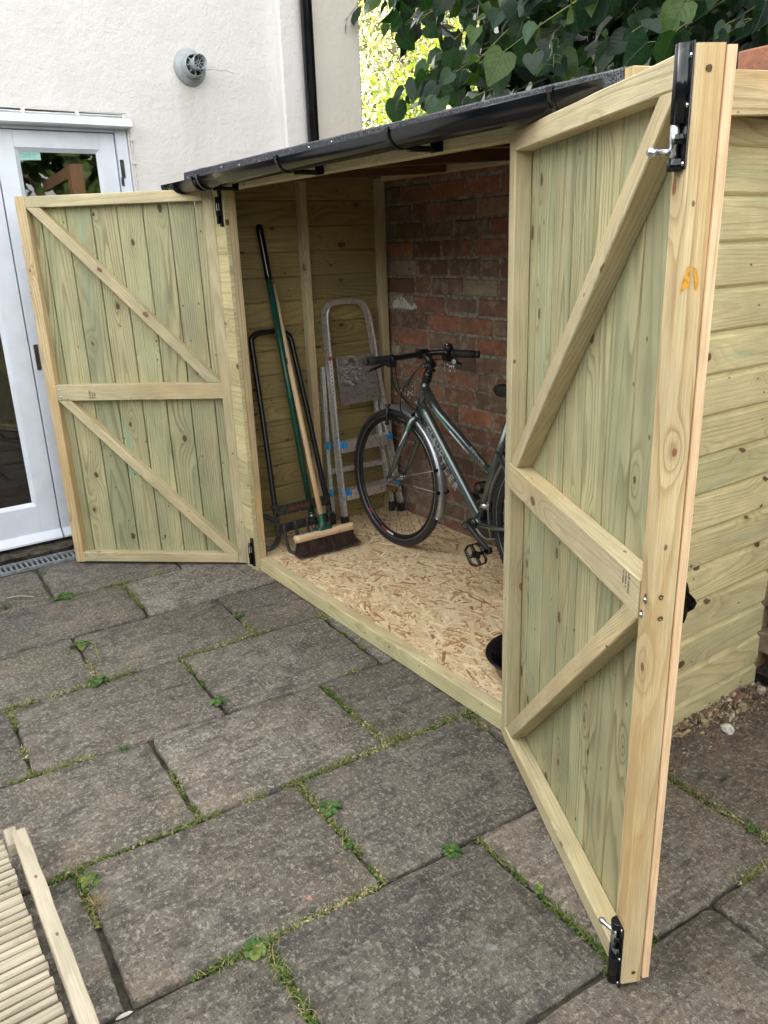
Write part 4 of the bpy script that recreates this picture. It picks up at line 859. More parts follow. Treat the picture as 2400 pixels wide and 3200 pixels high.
# fork
q = MB(); cr = HB - (HT - HB).normalized() * .012
for sy in (-1, 1):
    q.tube([cr + V((.004, 0, .006)), cr + WN * -.026 * -sy * -1 + WU * -.004, cr + WN * .041 * sy + WU * -.03, FH * .45 + cr * .55 + WN * .049 * sy + WD * .012, FH * .8 + cr * .2 + WN * .051 * sy + WD * .010, FH + WN * .052 * sy + WU * .008], [.016, .0165, .0175, .0145, .0105, .0085], 14); q.beam(FH + WN * .052 * sy + WU * .014, FH + WN * .052 * sy - WU * .010, .018, .005, WD, .002)
fk = q.build('fork', M['frame'], bike); q = MB()
def on_fork(t, r, a):
    p0, p1 = cr + WN * .041 + WU * -.03, FH * .45 + cr * .55 + WN * .049 + WD * .012; ax = (p1 - p0).normalized(); p = p0.lerp(p1, t); e = WN * math.cos(a) + WD * math.sin(a); return p + e * (.0180 - .003 * t + r)
for k in range(8):
    t0, t1 = .05 + k * .12, .05 + (k + 1) * .12; w0, w1 = .28 * (1 - abs(t0 - .45)), .28 * (1 - abs(t1 - .45)); b = .45 - .5 * t0; b1 = .45 - .5 * t1
    q.poly([on_fork(t0, .0008, b), on_fork(t0, .0008, b + w0 * 2), on_fork(t1, .0008, b1 + w1 * 2), on_fork(t1, .0008, b1)], mi=0 if k < 3 else 1)
q.build('fork_stripe', [M['mint'], M['decal']], fk)
# headset, stem, bars
SC = V((.470, BY + .006, 1.046)); hx = (HT - HB).normalized()
q = MB(); q.tube([HT - hx * .004, HT + hx * .008, HT + hx * .012, HT + hx * .02, HT + hx * .024, HT + hx * .034, HT + hx * .037, HT + hx * .046], [.023, .023, .0205, .0205, .0225, .0225, .019, .019], 20); q.tube([HT + hx * .046, HT + hx * .085], .0185, 18); q.tube([HT + hx * .05 + V((.012, -.022, 0)), HT + hx * .05 + V((.012, .022, 0))], .009, 12); q.tube([HT + hx * .078 + V((0, -.024, 0)), HT + hx * .078 + V((0, .024, 0))], .014, 14)
q.tube([HT + hx * .080, HT + hx * .075 + (SC - HT) * .25, SC + V((.022, 0, -.006)), SC + V((.0, 0, .002))], [.018, .0185, .0185, .016], 14); q.box(SC + V((-.018, -.022, -.020)), SC + V((.014, .022, .022)), .006, ax=1); q.tube([HT + hx * .05 + V((.014, -.0225, 0)), HT + hx * .05 + V((.014, -.019, 0))], .005, 8, mi=1); q.tube([HT + hx * .078 + V((0, -.0255, 0)), HT + hx * .078 + V((0, -.023, 0))], .006, 8, mi=1); q.build('stem', [M['bsatin'], M['zinc']], bike)
BL, BRt = V((.500, .342, 1.049)), V((.657, .862, 1.040)); bar = [BL, V((.495, .46, 1.046)), V((.482, .56, 1.046)), SC + V((0, -.03, 0)), SC + V((0, .03, 0)), V((.520, .762, 1.050)), V((.600, .815, 1.046)), BRt]
def crv(pts, n=6):
    o = []; P_ = [pts[0] * 2 - pts[1]] + list(pts) + [pts[-1] * 2 - pts[-2]]
    for i in range(1, len(P_) - 2):
        a, b, c, d = P_[i - 1], P_[i], P_[i + 1], P_[i + 2]
        for k in range(n):
            t = k / n; o.append(.5 * ((2 * b) + (c - a) * t + (2 * a - 5 * b + 4 * c - d) * t * t + (3 * b - a - 3 * c + d) * t ** 3))
    return o + [P_[-2]]
bp = crv(bar); q = MB(); q.tube(bp, .0122, 14); hb = q.build('handlebar', M['bsatin'], bike)
for (e, d) in ((BL, (V((.493, .5, 1.046)) - BL).normalized()), (BRt, (V((.59, .8, 1.046)) - BRt).normalized())):
    q = MB(); q.tube([e - d * .002, e + d * .01, e + d * .012, e + d * .02, e + d * .022, e + d * .06, e + d * .10, e + d * .118, e + d * .12, e + d * .128], [.0165, .0175, .0155, .0155, .018, .0185, .0178, .0175, .019, .019], 18); q.build('grip', M['rubber'], hb)
for (e, d, sg) in ((BL, (V((.493, .5, 1.046)) - BL).normalized(), 1), (BRt, (V((.59, .8, 1.046)) - BRt).normalized(), -1)):
    q = MB(); o = e + d * .148; f = V((-1, 0, -.25)).normalized(); q.tube([o - d * .01, o + d * .012], .0175, 16); q.tube([o, o + f * .03 + V((0, 0, -.012)), o + f * .045 + V((0, 0, -.02)) - d * .02, o + f * .05 + V((0, 0, -.032)) - d * .07, o + f * .048 + V((0, 0, -.038)) - d * .10], [.010, .009, .007, .0055, .006], 10); q.box(o + V((-.018, -.016, -.036)), o + V((.014, .016, -.008)), .004); q.tube([o + V((.002, -.005, -.025)), o + V((.002, -.012, -.03))], .004, 8, mi=1); q.build('brake_lever', [M['bsatin'], M['zinc']], hb)
q = MB(); bc = V((.548, .772, 1.066)); q.lathe([(.0, .028), (.010, .027), (.018, .021), (.0225, .010), (.0235, 0), (0, 0)], bc, V((.2, -.45, .85)), 20); q.lathe([(0, .0305), (.005, .030), (.006, .027)], bc, V((.2, -.45, .85)), 12, mi=1); q.build('bell', [M['bsatin'], M['zinc']], hb)
q = MB(); c0 = V((.585, .775, 1.012)); q.tube([c0 + V((0, 0, .03)), c0], .004, 8); q.lathe([(0, .008), (.013, .006), (.016, 0), (0, -.004)], c0, V((.55, -.8, .1)), 16); q.lathe([(0, .0086), (.0105, .0072)], c0, V((.55, -.8, .1)), 16, mi=1); q.build('shifter', [M['bsatin'], plain('grey_display', (.35, .40, .44), .15)], hb)
q = MB()
for (a, pts) in enumerate(([V((.49, .50, 1.03)), V((.45, .52, .99)), V((.415, .56, .90)), V((.43, .62, .83)), V((.475, BY - .012, .80))], [V((.488, .52, 1.03)), V((.44, .55, .97)), V((.42, .60, .85)), V((.455, BY - .022, .775)), V((.53, BY - .028, .72))], [V((.57, .77, 1.03)), V((.46, .70, 1.00)), V((.41, .62, .90)), V((.40, .60, .80)), V((.41, .62, .74)), V((.40, .625, .72))], [V((.59, .79, 1.03)), V((.44, .72, 1.0)), V((.385, .66, .90)), V((.40, .64, .82)), V((.455, BY - .02, .78)), V((.50, BY - .028, .73))])): q.tube(crv(pts, 8), .0026, 7)
q.build('cables', M['bplastic'], bike)
# rim brake, mudguards
q = MB(); bk = FH + WU * .318
for sd in (-1, 1): q.tube([bk + WN * .036 * sd + WU * -.045 + WD * -.022, bk + WN * .037 * sd + WD * -.026, bk + WN * .03 * sd + WU * .035 + WD * -.028, bk + WN * .016 * sd + WU * .05 + WD * -.028], [.009, .0085, .006, .005], 10); q.beam(bk + WN * .017 * sd + WU * -.006 + WD * -.045, bk + WN * .017 * sd + WU * -.004 + WD * .028, .012, .008, WN, .003); q.tube([bk + WN * .044 * sd + WU * -.04 + WD * -.024, bk + WN * .030 * sd + WU * -.04 + WD * -.024], .008, 10)
q.tube([bk + WN * -.018 + WU * .05 + WD * -.028, bk + WN * .05 + WU * .05 + WD * -.028], .0022, 8); q.build('brake_caliper', M['bsatin'], bike)
def guard(c, D, U, N, a0, a1, n, name, stays):
    m = MB(); cs = [(-.024, -.010), (-.021, .001), (-.013, .0065), (0, .0085), (.013, .0065), (.021, .001), (.024, -.010)]; pv_ = None; R0 = .362
    for k in range(n + 1):
        a = a0 + (a1 - a0) * k / n; e = D * math.cos(a) + U * math.sin(a); i = m.add([c + e * (R0 + h) + N * w for w, h in cs] + [c + e * (R0 + h - .0016) + N * w * .97 for w, h in cs])
        if pv_ is not None:
            for j in range(6): m.face([pv_ + j, pv_ + j + 1, i + j + 1, i + j], None, (1, 0, 0, 1), 0, True); m.face([pv_ + 7 + j + 1, pv_ + 7 + j, i + 7 + j, i + 7 + j + 1], None, (1, 0, 0, 1), 0, True)
            for j in (0, 6): m.face([pv_ + j, i + j, i + 7 + j, pv_ + 7 + j])
        else: m.face([i + j for j in range(7)] + [i + 7 + j for j in range(6, -1, -1)])
        pv_ = i
    m.face([pv_ + 7 + j for j in range(7)] + [pv_ + j for j in range(6, -1, -1)])
    o = m.build(name, M['chrome'], bike); m = MB()
    for a in stays:
        e = D * math.cos(a) + U * math.sin(a)
        for sd in (-1, 1): m.tube([c + N * .054 * sd, c + e * .355 + N * .026 * sd], .0018, 6); m.box(c + e * .355 + N * .026 * sd - V((.008,) * 3), c + e * .355 + N * .026 * sd + V((.008,) * 3), .003, mi=1)
        m.tube([c + e * .37, c + e * .383], .0055, 8, mi=1)
    m.build('mudguard_stay', [M['steel'], M['bplastic']], o)
guard(FH, WD, WU, WN, 1.78, -.36, 40, 'mudguard', (.32, .02)); guard(RH, V((1, .004, 0)).normalized(), V((0, .02, 1)).normalized(), V((0, -1, .02)).normalized(), 3.5, .1, 48, 'mudguard', (1.0, .3))
# crank set, pedals, chain ring, saddle
q = MB(); q.tube([BB - V((0, .066, 0)), BB + V((0, .075, 0))], .0095, 12); q.lathe([(0, 0), (.026, 0), (.026, .012), (0, .012)], BB - V((0, .036, 0)), V((0, -1, 0)), 18)
cd = V((.155, 0, -.072)).normalized() * .17; c0 = BB + V((0, -.072, 0)); q.tube([c0, c0 + cd * .12 + V((0, -.003, 0)), c0 + cd * .5 + V((0, -.010, 0)), c0 + cd * .93 + V((0, -.014, 0)), c0 + cd + V((0, -.014, 0))], [.0165, .0155, .0125, .0135, .0145], 14, flat=((0, 1, 0), .72, 1.08)); q.tube([c0 + V((0, .008, 0)), c0 + V((0, -.014, 0))], .0185, 16); q.tube([c0 + cd + V((0, -.004, 0)), c0 + cd + V((0, -.024, 0))], .0158, 14)
c1 = BB + V((0, .083, 0)); q.tube([c1, c1 - cd * .5 + V((0, .008, 0)), c1 - cd + V((0, .012, 0))], [.0155, .0125, .0135], 14, flat=((0, 1, 0), .72, 1.08))
q.tube([c0 + V((0, -.0135, 0)), c0 + V((0, -.0155, 0))], .009, 12, mi=1); q.tube([c0 + V((0, -.0150, 0)), c0 + V((0, -.0165, 0))], .005, 6, mi=2); ck = q.build('crank', [M['bsatin'], M['steel'], M['dark']], bike)
def pedal(o, sy):
    m = MB(); a = V((0, sy, 0)); tl = V((.62, 0, -.78)); tu = tl.cross(a); P_ = lambda x, y: o + tl * x + a * (.022 + y)
    ol = [(-.046, .012), (-.030, .0), (.030, .0), (.046, .012), (.046, .062), (.032, .084), (-.032, .084), (-.046, .062)]
    for i in range(8): m.beam(P_(*ol[i]), P_(*ol[(i + 1) % 8]), .016, .0065, tu, .0015)
    m.tube([o, o + a * .104], [.0085, .008], 10); m.beam(P_(-.044, .042), P_(.044, .042), .012, .010, tu, .001); m.box(o + V((-.015, -.012 + .062 * sy, -.013)), o + V((.015, .012 + .062 * sy, .013)), .003)
    for i in range(8):
        x, y = ol[i]; x2, y2 = ol[(i + 1) % 8]
        for t in (.25, .7): p = P_(x + (x2 - x) * t, y + (y2 - y) * t); m.tube([p - tu * .0105, p + tu * .0105], .0022, 6)
    return m.build('pedal', M['bplastic'], ck)
pedal(c0 + cd + V((0, -.022, 0)), -1); pedal(c1 - cd + V((0, .02, 0)), 1)
q = MB(); cc = BB + V((0, .045, 0)); nT = 44
for r, dy in ((.093, 0), (.075, .007), (.057, -.007)):
    pts = []
    for k in range(nT * 2): a = PI * k / nT; rr = r + (.003 if k % 2 else -.001); pts.append((rr * math.cos(a), rr * math.sin(a)))
    q.prof(cc + V((0, dy, 0)), (0, 1, 0), (0, 0, 1), (1, 0, 0), .0025, pts)
q.tube([cc + V((.094 * math.cos(t), 0, .094 * math.sin(t))) for t in [PI * .5 + PI * k / 20 for k in range(21)]], .0042, 6, mi=1); q.beam(cc + V((0, 0, .094)), RH + V((0, .045, .035)), .008, .006, EZ, 0, mi=1); q.beam(cc + V((0, 0, -.094)), RH + V((0, .045, -.035)), .008, .006, EZ, 0, mi=1); q.build('chainring', [M['bdirty'], M['steel']], ck)
q = MB(); o = BB + V((.038, .0, .085)); q.tube([o + V((0, 0, -.012)), o + V((0, 0, .012))], .021, 16); q.box(o + V((.018, -.01, -.02)), o + V((.045, .03, .025)), .005); q.tube([o + V((.03, -.015, .02)), o + V((.03, .02, .022))], .005, 8); q.tube([o + V((.03, -.012, -.016)), o + V((.045, .02, -.022))], .004, 8); q.build('front_derailleur', M['zinc'], bike)
q = MB(); q.tube([STT, STT + (STT - BB).normalized() * .10], .0135, 14); sdl = q.build('seat_post', M['bsatin'], bike); q = MB(); s0 = V((.958, BY, .945)); pvx = None
for k in range(15):
    t = k / 14; x = .27 * t; w = (.017 + .064 * max(0, (t - .30) / .7) ** 1.3) * min(1, .35 + t * 7); zz = .012 * math.sin(t * 3) + .03 * max(0, t - .6); i = q.add([s0 + V((x, w * math.cos(a), zz + (.022 if math.sin(a) > 0 else .034) * math.sin(a) * min(1, .35 + t * 7))) for a in [2 * PI * j / 16 for j in range(16)]])
    if pvx is not None:
        for j in range(16): l = (j + 1) % 16; q.face([pvx + j, pvx + l, i + l, i + j], None, (1, 0, 0, 1), 0, True)
    else: q.face([i + j for j in range(16)])
    pvx = i
q.face([pvx + j for j in range(16)][::-1]); q.build('saddle', M['bsatin'], bike)
# maker's lettering on the tubes (camera side)
dtd = (BB - HB); dtd = V((dtd.x, 0, dtd.z)).normalized(); up_ = V((-dtd.z, 0, dtd.x)); up_ = up_ if up_.z > 0 else -up_; fy = BY - .0238
p_ = HB + (BB - HB) * .17 + up_ * .010
text('lettering', 'CLAUD', .046, V((p_.x, fy - .0012, p_.z)), dtd, up_, M['decal'], fm, outline=.0009, spacing=1.15); p_ = HB + (BB - HB) * .285 + up_ * -.018
text('lettering', 'BUTLER', .052, V((p_.x, fy - .0014, p_.z)), dtd, up_, M['decal'], fm, outline=.0009, spacing=1.6)
ttd = (STJ - HT); ttd = V((ttd.x, 0, ttd.z)).normalized(); tu_ = V((-ttd.z, 0, ttd.x)); p_ = STJ - ttd * .155 + V((0, 0, .008))
text('lettering', 'explore100', .024, V((p_.x, BY - .0195, p_.z)), ttd, tu_, M['decal'], fm, outline=.0004)
q = MB(); p0, p1 = HT - (HT - HB) * .34 + (STJ - HT) * .10, STJ
for k in range(8):
    a, b = p0.lerp(p1, .10 + k * .075), p0.lerp(p1, .10 + (k + 1) * .075); w = .0042 * math.sin(PI * (k + .5) / 8) + .0008; dn = -tu_ * .0095
    q.poly([V((v.x, BY - .0189, v.z)) + dn + tu_ * s for v, s in ((a, -w), (b, -w), (b, w), (a, w))], mi=0 if k < 4 else 1)
for t in (.62, .78): pp = HB.lerp(BB, t) + up_ * .026; q.tube([V((pp.x, BY, pp.z)) , V((pp.x, BY, pp.z)) + up_ * .008], .005, 8, mi=2)
q.build('decal_stripe', [M['mint'], M['decal'], M['zinc']], fm)

# ================================================================== STEPLADDER
ld = thing('stepladder', (-.16, .77, ZF), 'folded aluminium stepladder with paint splashed platform, standing against the left shed wall', 'ladder')
lx = lambda z: -.213 + (1.25 - z) * .062
def rail_(pts, w=.034, t=.020):
    m = MB()
    m.tube(crv(pts, 8), .5, 4, sm=False, flat=((1, 0, 0), w * 1.414, t * 1.414)) if False else None
    return m
LF = lambda y, z, dx=0: V((lx(z) + dx, y, z))
q = MB(); lft = [LF(.592, ZF + .03), LF(.583, .5), LF(.578, 1.16), LF(.583, 1.205), LF(.60, 1.238), LF(.632, 1.252), LF(.70, 1.2535), LF(.775, 1.249), LF(.808, 1.236), LF(.829, 1.205), LF(.846, 1.16), LF(.925, .5), LF(.975, ZF + .03)]
def sweep(m, pts, hw, ht, c=(1, 0, 0, 1), mi=0):
    """channel section: hw across (in wall plane), ht deep (x)"""
    b = None
    for i, p in enumerate(pts):
        d = (pts[min(i + 1, len(pts) - 1)] - pts[max(i - 1, 0)]).normalized(); s = d.cross(EX).normalized(); pr = [(-hw, -ht), (-hw, ht), (-hw * .55, ht * 1.0), (-hw * .5, ht * .72), (hw * .5, ht * .72), (hw * .55, ht), (hw, ht), (hw, -ht)]
        k = m.add([p + s * a + EX * e for a, e in pr]); n = len(pr)
        if b is not None:
            for j in range(n): l = (j + 1) % n; m.face([b + j, b + l, k + l, k + j], None, c, mi)
        else: m.face([k + j for j in range(n)], None, c, mi)
        b = k
    m.face([b + j for j in range(n)][::-1], None, c, mi)
sweep(q, lft[:2] + crv(lft[2:11], 4) + lft[11:], .0125, .016); q.build('front_frame', M['alu'], ld)
q = MB(); rr = [V((-.205, .553, ZF + .03)), V((-.225, .555, .45)), V((-.232, .560, .93))]; r2 = [V((-.175, .935, ZF + .03)), V((-.20, .895, .45)), V((-.228, .852, .93))]
sweep(q, rr, .011, .012); sweep(q, r2, .011, .012); q.beam((-.223, .556, .36), (-.203, .90, .36), .03, .012, EZ); q.build('rear_frame', M['alu'], ld)
pl = MB(); PTL, PTR, PBR, PBL = V((-.150, .605, .982)), V((-.150, .829, .978)), V((-.140, .857, .733)), V((-.140, .619, .728)); nr = 26
for k in range(nr):
    t0, t1 = k / nr, (k + .55) / nr
    for (a, b, dx) in ((t0, t1, .0022), (t1, (k + 1) / nr, 0)): pl.poly([PTL.lerp(PBL, b) + EX * dx, PTR.lerp(PBR, b) + EX * dx, PTR.lerp(PBR, a) + EX * dx, PTL.lerp(PBL, a) + EX * dx]); 
    pl.poly([PTL.lerp(PBL, t1) , PTR.lerp(PBR, t1), PTR.lerp(PBR, t1) + EX * .0022, PTL.lerp(PBL, t1) + EX * .0022])
th = EX * -.022
for a, b in ((PTL, PTR), (PTR, PBR), (PBR, PBL), (PBL, PTL)): pl.poly([a + EX * .001, a + th, b + th, b + EX * .001])
pl.poly([PTL + th, PTR + th, PBR + th, PBL + th]); q = pl
for i in range(240):
    u, v = (rng.uniform(.0, .42), rng.random()) if rng.random() < .7 else (rng.random(), rng.random() ** 2)
    if mnoise.noise(V((u * 6, v * 6, 2))) < -.05 and rng.random() < .8: continue
    if v > .62 and u < .42: v *= .6
    v = (round(v * nr) + .28) / nr
    if v > .98: continue
    L = rng.uniform(.006, .05) * (1 if u < .4 else .5); a = PTL.lerp(PTR, u).lerp(PBL.lerp(PBR, u), v); d = (PTR - PTL).normalized(); w = rng.uniform(.0008, .0028)
    if u + L / .22 > .97: continue
    q.poly([a + EX * .0029 - EZ * w, a + d * L + EX * .0029 - EZ * w * rng.random(), a + d * L * .9 + EX * .0029 + EZ * w, a + d * L * .2 + EX * .0029 + EZ * w * 1.3], mi=1)
pl.build('platform', [M['alup'], M['paint']], ld)
for (z0, yl, yr) in ((.502, .600, .915), (.238, .606, .945)):
    q = MB(); q.prof((0, yl, 0), EY, EX, EZ, yr - yl, [(lx(z0) - .012, z0 - .030), (lx(z0) + .024, z0 - .030), (lx(z0) + .026, z0 - .028), (lx(z0) + .030, z0 + .024), (lx(z0) + .028, z0 + .028), (lx(z0) - .020, z0 + .030), (lx(z0) - .022, z0 + .026)]); tr = q.build('tread', M['alu'], ld)
    for y in (yl, yr):
        q = MB(); s_ = 1 if y == yl else -1; q.prof((0, y - .004, 0), EY, EX, EZ, .012, [(lx(z0) - .01, z0 + .004), (lx(z0) + .030, z0 + .000), (lx(z0) + .034, z0 + .010), (lx(z0) + .032, z0 + .030), (lx(z0) + .01, z0 + .036), (lx(z0) - .014, z0 + .034)]); q.box((lx(z0) + .028, y - .004 + (0 if s_ > 0 else -.022), z0 + .002), (lx(z0) + .035, y + .012 + (.014 if s_ > 0 else 0), z0 + .026), .002); q.build('blue_clip', M['blue'], tr)
    q = MB(); q.box((-.218, .545, z0 - .01), (-.190, .5545 + .004, z0 + .028), .002); q.build('blue_clip', M['blue'], tr)
z0 = ZF
for (y, x, z1) in ((.592, lx(.07), .118), (.975, lx(.07), .118)): q = MB(); q.box((x - .019, y - .017, z0 + .0005), (x + .019, y + .017, z1), .004, ax=2); q.build('rubber_foot', M['rubber'], ld)
for (y, x, z1) in ((.553, -.205, .125), (.935, -.175, .125)): q = MB(); q.box((x - .015, y - .015, z0 + .0005), (x + .015, y + .015, z1), .004, ax=2); q.build('rubber_foot', M['rubber'], ld)
q = MB(); f = lambda y, z: V((lx(z) + .0168, y, z)); ya, yb = .571, .588
for k in range(9):
    za, zb = .985 - .021 * k, .985 - .021 * (k + 1) + .0015; q.poly([f(ya, zb), f(yb, zb), f(yb, za), f(ya, za)], mi=0 if k == 0 else 1)
    if k: q.poly([f(ya + .005, zb + .005) + EX * .0003, f(yb - .005, zb + .005) + EX * .0003, f(yb - .006, za - .004) + EX * .0003, f(ya + .006, za - .004) + EX * .0003], mi=2); q.poly([f(ya, za) + EX * .0003, f(yb, za) + EX * .0003, f(yb, za + .0016) + EX * .0003, f(ya, za + .0016) + EX * .0003], mi=0)
q.build('warning_label', [M['red'], M['stickw'], M['ink']], ld)

# ================================================================== BROOM, POLE TOOL, AERATOR, HOSE, BASIN
bm_ = thing('broom', (.12, .30, ZF), 'broom with wooden handle, green socket and dark brown bristles, standing on the shed floor', 'broom')
bu = (V((-.213, .298, 1.362)) - V((.118, .300, .20))).normalized(); bl = V((.085, .996, 0)).normalized(); bl = (bl - bu * bl.dot(bu)).normalized(); bf = bl.cross(bu); bc_ = V((.122, .308, .165))
q = MB(); st_ = []; n = 14
for k in range(n + 1): a = PI / 2 + PI * k / n; st_.append((-.142 + .026 * math.cos(a) * .9, .028 * math.sin(a)))
for k in range(n + 1): a = -PI / 2 + PI * k / n; st_.append((.142 + .026 * math.cos(a) * .9, .028 * math.sin(a)))
b0 = q.add([bc_ + bl * a + bf * b - bu * .016 for a, b in st_]); b1 = q.add([bc_ + bl * a + bf * b + bu * .014 for a, b in st_]); b2 = q.add([bc_ + bl * a * .985 + bf * b * .9 + bu * .0185 for a, b in st_]); m_ = len(st_); cw = wt(1, .1); U2 = lambda a, b: (3 + a, 7 + b)
for k in range(m_):
    l = (k + 1) % m_; q.face([b0 + k, b0 + l, b1 + l, b1 + k], [U2(st_[k][0], .1), U2(st_[l][0], .1), U2(st_[l][0], .13), U2(st_[k][0], .13)], cw, 0, True); q.face([b1 + k, b1 + l, b2 + l, b2 + k], [U2(*st_[k]), U2(*st_[l]), U2(*st_[l]), U2(*st_[k])], cw, 0, True)
q.face([b2 + k for k in range(m_)], [U2(*s) for s in st_], cw); q.face([b0 + k for k in range(m_)][::-1], [U2(*s) for s in st_], cw); bh = q.build('broom_head', M['broomwood'], bm_)
q = MB(); hs_ = bc_ + bu * .03
q.tube([hs_ + bu * .015, V((-.213, .298, 1.358)), V((-.2135, .298, 1.362))], [.0135, .0125, .009], 14, c=wt(1.12, 0)); q.build('handle', M['broomwood'], bm_)
q = MB(); b0 = None
for (h, a, b, r) in ((.0165, .044, .030, .2), (.024, .042, .028, .2), (.034, .026, .021, .6), (.055, .0185, .0185, 1), (.095, .0160, .0160, 1)):
    pts = []
    for k in range(24):
        t = 2 * PI * k / 24; ex = .35 + .65 * r; sx = math.copysign(abs(math.cos(t)) ** ex, math.cos(t)); sy = math.copysign(abs(math.sin(t)) ** ex, math.sin(t)); pts.append(bc_ + bu * h + bl * a * sx + bf * b * sy)
    i = q.add(pts)
    if b0 is not None:
        for k in range(24): l = (k + 1) % 24; q.face([b0 + k, b0 + l, i + l, i + k], None, (1, 0, 0, 1), 0, True)
    b0 = i
q.build('socket', M['greenpl'], bm_)
q = MB()
for i in range(5200):
    a, b = rng.uniform(-.148, .148), rng.uniform(-.020, .020); p = bc_ + bl * a + bf * b - bu * .014; sp = V((0, 0, 0)) + bl * (a / .148 * .030 + rng.gauss(0, .006)) + bf * (b / .02 * .018 + rng.gauss(0, .008)); L = .088 + rng.uniform(-.012, .004); e = p - bu * L + sp; mid = p - bu * L * .5 + sp * .25
    if e.z < ZF + .003: k = (p.z - ZF - .003) / (p.z - e.z); e = p.lerp(e, k) + bf * .004; mid = p.lerp(e, .5)
    c = rng.choice([(.035, .018, .012), (.055, .028, .018), (.075, .040, .026), (.028, .014, .010)]); s = V((rng.gauss(0, 1), rng.gauss(0, 1), 0)).normalized() * .0009; k = q.add([p - s, p + s, mid - s, mid + s, e]); q.face([k, k + 1, k + 3, k + 2], None, (*c, 1)); q.face([k + 2, k + 3, k + 4], None, (*c, 1))
q.box(bc_ - bl * .0 - V((.13, .13, 0)) * 0 + V((-.001, -.001, -.03)), bc_ + V((.001, .001, -.02))); br_ = q.build('bristles', M['bristle'], bm_); br_['kind'] = 'stuff'
q = MB(); T = lambda a, b, h=.0192: bc_ + bl * a + bf * b + bu * h
q.poly([T(-.140, .018), T(-.140, -.022), T(-.062, -.024), T(-.062, .022)][::-1], mi=0); q.poly([T(-.138, .016, .0195), T(-.138, -.020, .0195), T(-.120, -.020, .0195), T(-.120, .018, .0195)][::-1], mi=1); q.poly([T(-.106, .016, .0195), T(-.106, -.018, .0195), T(-.066, -.018, .0195), T(-.066, .018, .0195)][::-1], mi=1); q.poly([T(-.090, .012, .0198), T(-.090, -.010, .0198), T(-.070, -.010, .0198), T(-.070, .012, .0198)][::-1], mi=2); q.poly([T(-.135, .008, .0198), T(-.135, -.008, .0198), T(-.124, -.008, .0198), T(-.124, .008, .0198)][::-1], mi=2); q.build('label', [M['stickg'], M['stickw'], M['stickb']], bh)

pt = thing('long_handled_tool', (-.03, .31, ZF), 'tall dark green metal pole tool with black grip, leaning behind the broom', 'garden tool')
gT, gB = V((-.207, .245, 1.637)), V((-.018, .318, .235)); gd = (gB - gT).normalized()
q = MB(); q.tube([gT + gd * .24, gB], .0155, 16); q.build('pole', M['greenen'], pt); q = MB(); q.tube([gT, gT + gd * .006, gT + gd * .03, gT + gd * .23, gT + gd * .25, gT + gd * .256], [.008, .014, .0175, .0165, .0185, .0165], 16); q.build('grip', M['bplastic'], pt)
q = MB(); q.tube([gB - gd * .004, gB + gd * .006], .0178, 16, mi=1); q.tube([gB, gB + gd * .09, gB + gd * .12], [.0145, .0115, .009], 14); q.tube([gB + gd * .12, gB + gd * .155], [.009, .008], 10); q.beam(gB + gd * .152 - EY * .05, gB + gd * .152 + EY * .05, .014, .008, EZ, .002); q.build('ferrule', [M['steel'], M['greenen']], pt)

ae = thing('lawn_aerator', (0, .27, ZF), 'black steel lawn aerator with hoop handle and dirty tines, behind the broom', 'aerator')
AX = lambda z: .018 - (z - .068) * .2035
q = MB(); A_ = lambda y, z: V((AX(z) - (.006 if z > 1 else 0), y, z)); q.tube(crv([A_(.118, .255), A_(.136, .7), A_(.149, 1.075), A_(.158, 1.115), A_(.19, 1.137), A_(.255, 1.139), A_(.325, 1.135), A_(.357, 1.112), A_(.368, 1.075), A_(.392, .7), A_(.418, .255)], 6), .0135, 14); q.build('hoop_handle', M['bsatin'], ae)
def barx(z, y0, y1, h): m = MB(); m.beam(V((AX(z) + .008, y0, z)), V((AX(z) + .008, y1, z - .002)), h, .012, EZ, .002); m.beam(V((AX(z) - .008, y0, z + h * .48)), V((AX(z) + .014, y0, z + h * .48)), .03, .004, EY, .001); return m.build('crossbar', M['bdirty'], ae)
cb1 = barx(.283, .108, .432, .052); barx(.196, .108, .442, .046)
for y in (.118, .424): q = MB(); q.beam(V((AX(.31), y, .312)), V((AX(.17), y, .165)), .026, .018, EY, .003); q.build('upright', M['bdirty'], ae)
for k in range(5):
    y = .140 + k * .066; q = MB(); q.tube(crv([V((AX(.2) + .020, y, .222)), V((AX(.15) + .022, y, .15)), V((AX(.09) + .024, y + .004, .095)), V((AX(.08) + .028, y + .010, .079)), V((AX(.08) + .055, y + .022, .0765)), V((AX(.08) + .085, y + .034, .075))], 5), [.0095] * 16 + [.0085] * 6 + [.0065] * 4, 12) if False else q.tube(crv([V((AX(.2) + .020, y, .222)), V((AX(.15) + .022, y, .15)), V((AX(.09) + .024, y + .004, .095)), V((AX(.08) + .030, y + .010, .080)), V((AX(.08) + .060, y + .024, .0775))], 5), .0085, 12); q.build('tine', M['bdirty'], ae)
text('lettering', '(|)MAGNUSSON', .020, V((AX(.283) + .0145, .186, .276)), EY, EZ, plain('faded_red_print', (.33, .05, .04), .6, var=.5, nsc=400), cb1, outline=.0005)

ho = thing('hose_loop', (-.15, .15, ZF), 'loop of dark grey rubber hose on the shed floor behind the front post', 'hose')
q = MB(); q.tube(crv([V((-.21, .095, .21)), V((-.19, .15, .20)), V((-.165, .185, .165)), V((-.14, .185, .115)), V((-.10, .145, .085)), V((-.06, .09, .08)), V((-.10, .04, .08)), V((-.18, .03, .082))], 8), .0125, 14); q.build('hose', M['greyrub'], ho)

